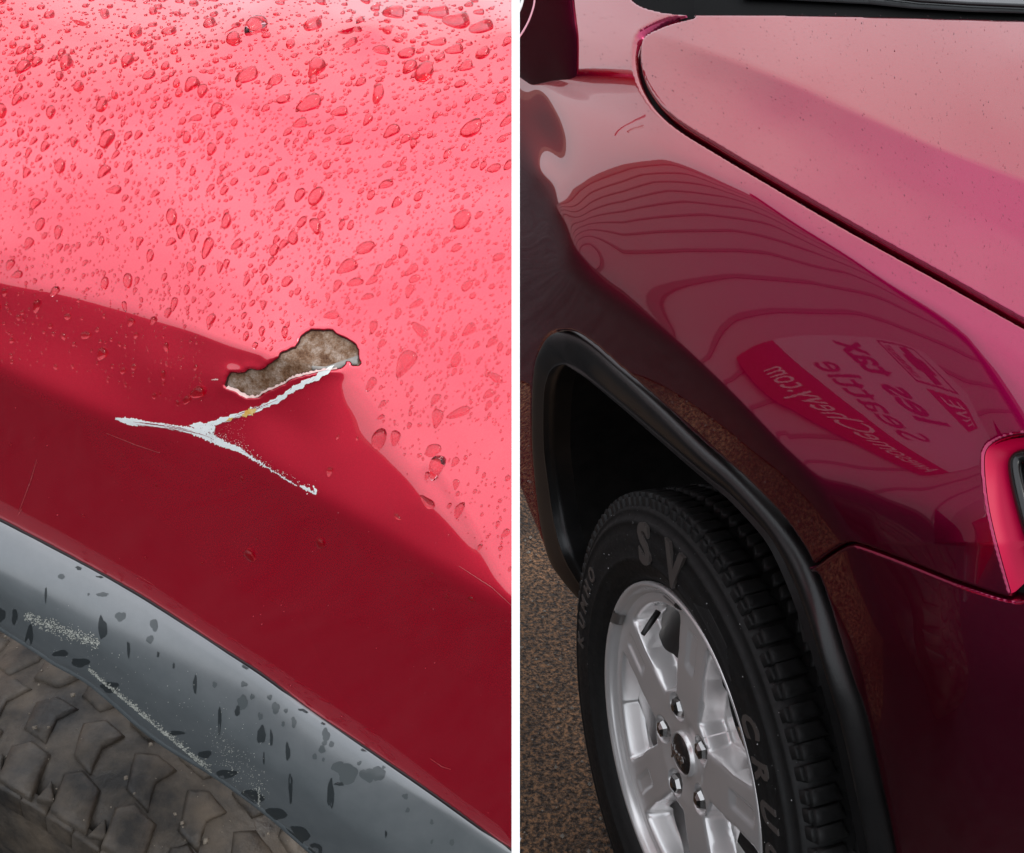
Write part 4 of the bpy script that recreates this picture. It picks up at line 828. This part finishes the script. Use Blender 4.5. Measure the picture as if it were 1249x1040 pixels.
# tread blocks
tb = [[(-.0125, .0005), (.011, -.002), (.0135, -.030), (-.010, -.036)], [(-.013, -.042), (.006, -.047), (.013, -.070), (-.006, -.075)], [(-.013, -.080), (.010, -.083), (.013, -.108), (-.010, -.112)], [(-.012, -.118), (.011, -.122), (.012, -.148), (-.012, -.15)], [(-.013, -.156), (.011, -.158), (.012, -.20), (-.012, -.20)]]
TB = [block_mesh([(x * .74, z) for x, z in s], .340, .3535, 0, 2, .0012, i + 30) for i, s in enumerate(tb)]
for b in TB: b.materials.append(RUBBER)
SHL = block_mesh([(-.0075, .004), (.0065, .004), (.008, -.006), (-.0075, -.006)], .330, .3475, 0, 2, .001, 44); SHL.materials.append(RUBBER)
for k in range(58):
    for j, b in enumerate(TB): obj('tread_block', b, None, wh, MR @ Matrix.Rotation(math.radians(-6 + k * 3.42 + .35 * math.sin(k * 1.7)) + j * .02, 4, 'Z'))
    obj('shoulder_lug', SHL, None, wh, MR @ Matrix.Rotation(math.radians(-6 + k * 3.42 + .35 * math.sin(k * 1.7)), 4, 'Z'))
r_ = np.random.default_rng(33); V = []; F_ = []
for i in range(170):
    a = math.radians(r_.uniform(-10, 200)); rr = r_.uniform(.25, .345); zz = np.interp(rr, [p[0] for p in prof[:20]], [p[1] for p in prof[:20]]) + .0006; s = .0003 + .0009 * r_.random() ** 4; c = np.array([rr * math.cos(a), rr * math.sin(a), zz]); k = len(V)
    for q in [(1, 0, 0), (0, 1, 0), (-1, 0, 0), (0, -1, 0), (0, 0, 1)]: V.append(c + np.array(q) * s)
    F_ += [(k, k + 1, k + 4), (k + 1, k + 2, k + 4), (k + 2, k + 3, k + 4), (k + 3, k, k + 4)]
obj('grit_specks', mesh('grit_specks', V, F_), simple('pale_grit', (.5, .5, .5), .4), wh, MR, kind='stuff')

# fine dust and dried spots on the bonnet
r_ = np.random.default_rng(8); P_ = np.stack([r_.uniform(700, 1260, 5200), r_.uniform(15, 470, 5200)], -1)
okh = inpoly(P_[:, 0], P_[:, 1], polyH) & (r_.random(len(P_)) < .8)
Z_ = .35 + .7 * r_.random(okh.sum()) ** 3; SPOT = simple('dark_dust', (.10, .025, .04), .8)
obj('dust_spots', flecks(SR, P_[okh], Z_, .0016, 4, .8), SPOT, hood, kind='stuff')
oks = inpoly(P_[:, 0], P_[:, 1], polyF) & (above(P_[:, 0], P_[:, 1], R_SH) > 4) & (r_.random(len(P_)) < .5); obj('dust_spots', flecks(SR, P_[oks], .4 + .5 * r_.random(oks.sum()), .0004, 5, .8), SPOT, fenR, kind='stuff')

# ---------------------------------------------------------------- what the dark fender mirrors: a ribbed metal building with a sale banner
BX = -4.0
def box(x0, x1, y0, y1, z0, z1):
    V = [(x0, y0, z0), (x1, y0, z0), (x1, y1, z0), (x0, y1, z0), (x0, y0, z1), (x1, y0, z1), (x1, y1, z1), (x0, y1, z1)]; return V, [(0, 3, 2, 1), (4, 5, 6, 7), (0, 1, 5, 4), (1, 2, 6, 5), (2, 3, 7, 6), (3, 0, 4, 7)]
BY0, BY1, BZ1 = 1.2, 8.6, 5.45
bld = empty('metal_building', (BX - 3, 6, 0), 'pale ribbed metal building mirrored in the dark fender', 'building')
V, Q = box(BX - 6, BX - .05, BY0, BY1, 0, BZ1 - .05); obj('wall', mesh('wall', V, Q, False), simple('wall_grey', (.30, .27, .27), .6), bld)
RIB = varied('ribbed_siding', (.40, .32, .33), (.44, .36, .37), 2, .55)
V, Q = box(-.05, 0, .0, .439, .12, BZ1 - .25); pm = mesh('wall_panel', V, Q, False); pm.materials.append(RIB); V, Q = box(0.002, .02, .385, .438, .12, BZ1 - .25); jm = mesh('siding_joint', V, Q, False); jm.materials.append(simple('siding_joint_dark', (.19, .14, .15), .6))
np_ = int((BY1 - BY0) / .44)
for k in range(np_): obj('wall_panel', pm, None, bld, Matrix.Translation((BX, BY0 + k * .44, 0))); obj('siding_joint', jm, None, bld, Matrix.Translation((BX, BY0 + k * .44, 0)))
V, Q = box(BX - 6.2, BX + .18, BY0 - .2, BY1 + .2, BZ1 - .05, BZ1 + .12); obj('roof', mesh('roof', V, Q, False), simple('roof_grey', (.26, .20, .20), .6), bld)
V, Q = box(BX - .05, BX + .02, BY0, BY1, 0, .12); obj('plinth', mesh('plinth', V, Q, False), simple('plinth_grey', (.08, .07, .07), .8), bld)
SY0, SY1, SZ0, SZ1 = 2.35, 3.92, 1.48, 3.82
sgn = empty('sale_banner', (BX + .08, (SY0 + SY1) / 2, SZ0), 'white and red sale banner hung on the ribbed building, mirrored in the fender', 'sign')
WB = simple('banner_white', (.52, .50, .53), .5); RB = simple('banner_red', (.42, .01, .02), .5); LT = simple('banner_dark_red', (.12, .01, .03), .5); LW = simple('banner_letters_white', (.75, .70, .70), .5)
band = .55
V, Q = box(BX + .035, BX + .06, SY0, SY1, SZ0 + band, SZ1); obj('banner_cloth', mesh('banner_cloth', V, Q, False), WB, sgn)
V, Q = box(BX + .035, BX + .06, SY0, SY1, SZ0, SZ0 + band - .004); obj('red_band', mesh('red_band', V, Q, False), RB, sgn)
def wall_text(s, y0, y1, z0, z1, m, off=0, dx=.066):
    me = text_mesh(s, 1, .002, 0, off); co = np.array([v.co[:] for v in me.vertices]); lo, hi = co.min(0), co.max(0)
    for v in me.vertices: v.co = ((v.co.x - lo[0]) / (hi[0] - lo[0]) * (y1 - y0), (v.co.y - lo[1]) / (hi[1] - lo[1]) * (z1 - z0), v.co.z)
    me.materials.append(m); return obj('lettering', me, None, sgn, Matrix(((0, 0, 1, BX + dx), (1, 0, 0, y0), (0, 1, 0, z0), (0, 0, 0, 1))))   # local x -> +Y, y -> +Z, faces +X
wall_text('AwesomeChevy.com', 2.42, 3.66, 1.56, 1.94, LW, off=.0)
wall_text('les tax', 3.22, 3.86, 2.64, 3.06, LT, off=.015)
wall_text('Seattle', 3.0, 3.64, 2.16, 2.50, LT, off=.0)
obj('red_box', mesh('red_box', *box(BX + .06, BX + .064, 3.16, 3.52, 3.26, 3.62), False), RB, sgn); wall_text('TIVE', 3.2, 3.48, 3.34, 3.54, LW, dx=.068)
EY0, EY1, EZ0, EZ1 = 3.56, 3.90, 3.22, 3.68
for (y0, y1, z0, z1) in ((EY0, EY1, EZ0, EZ0 + .02), (EY0, EY1, EZ1 - .02, EZ1), (EY0, EY0 + .015, EZ0, EZ1), (EY1 - .015, EY1, EZ0, EZ1)): obj('emblem_frame', mesh('emblem_frame', *box(BX + .060, BX + .064, y0, y1, z0, z1), False), LT, sgn)
yc, zc = (EY0 + EY1) / 2, 3.51
bow = [(-.15, -.05), (-.06, -.05), (-.05, -.10), (.06, -.10), (.07, -.05), (.13, -.05), (.15, .05), (.06, .05), (.05, .10), (-.06, .10), (-.07, .05), (-.13, .05)]
V = [(BX + .066, yc + a_, zc + b_) for a_, b_ in bow] + [(BX + .061, yc + a_, zc + b_) for a_, b_ in bow]; nb = len(bow)
obj('emblem', mesh('emblem', V, [tuple(range(nb)), tuple(range(2 * nb - 1, nb - 1, -1))] + [(i, nb + i, nb + (i + 1) % nb, (i + 1) % nb) for i in range(nb)], False), LT, sgn)
wall_text('CHEVROLET', EY0 + .04, EY1 - .04, 3.26, 3.34, LT)
# pebbles and grit lying on the ground by the wheel
r_ = np.random.default_rng(77); V = []; F_ = []
for i in range(2600):
    x = r_.uniform(-.4, .6); y = r_.uniform(1.0, 3.4); s = .001 + .004 * r_.random() ** 3; k = len(V); c = np.array([x, y, s * .3])
    for q in [(1, 0, 0), (0, 1, 0), (-1, 0, 0), (0, -1, 0), (.2, .1, .8)]: V.append(c + np.array(q) * s * r_.uniform(.6, 1.3))
    F_ += [(k, k + 1, k + 4), (k + 1, k + 2, k + 4), (k + 2, k + 3, k + 4), (k + 3, k, k + 4)]
o = obj('gravel', mesh('gravel', V, F_), varied('gravel_stone', (.05, .04, .03), (.25, .21, .17), 200, .7), kind='stuff'); tag(o, 'loose brown grit scattered over the ground by the wheel', 'gravel')
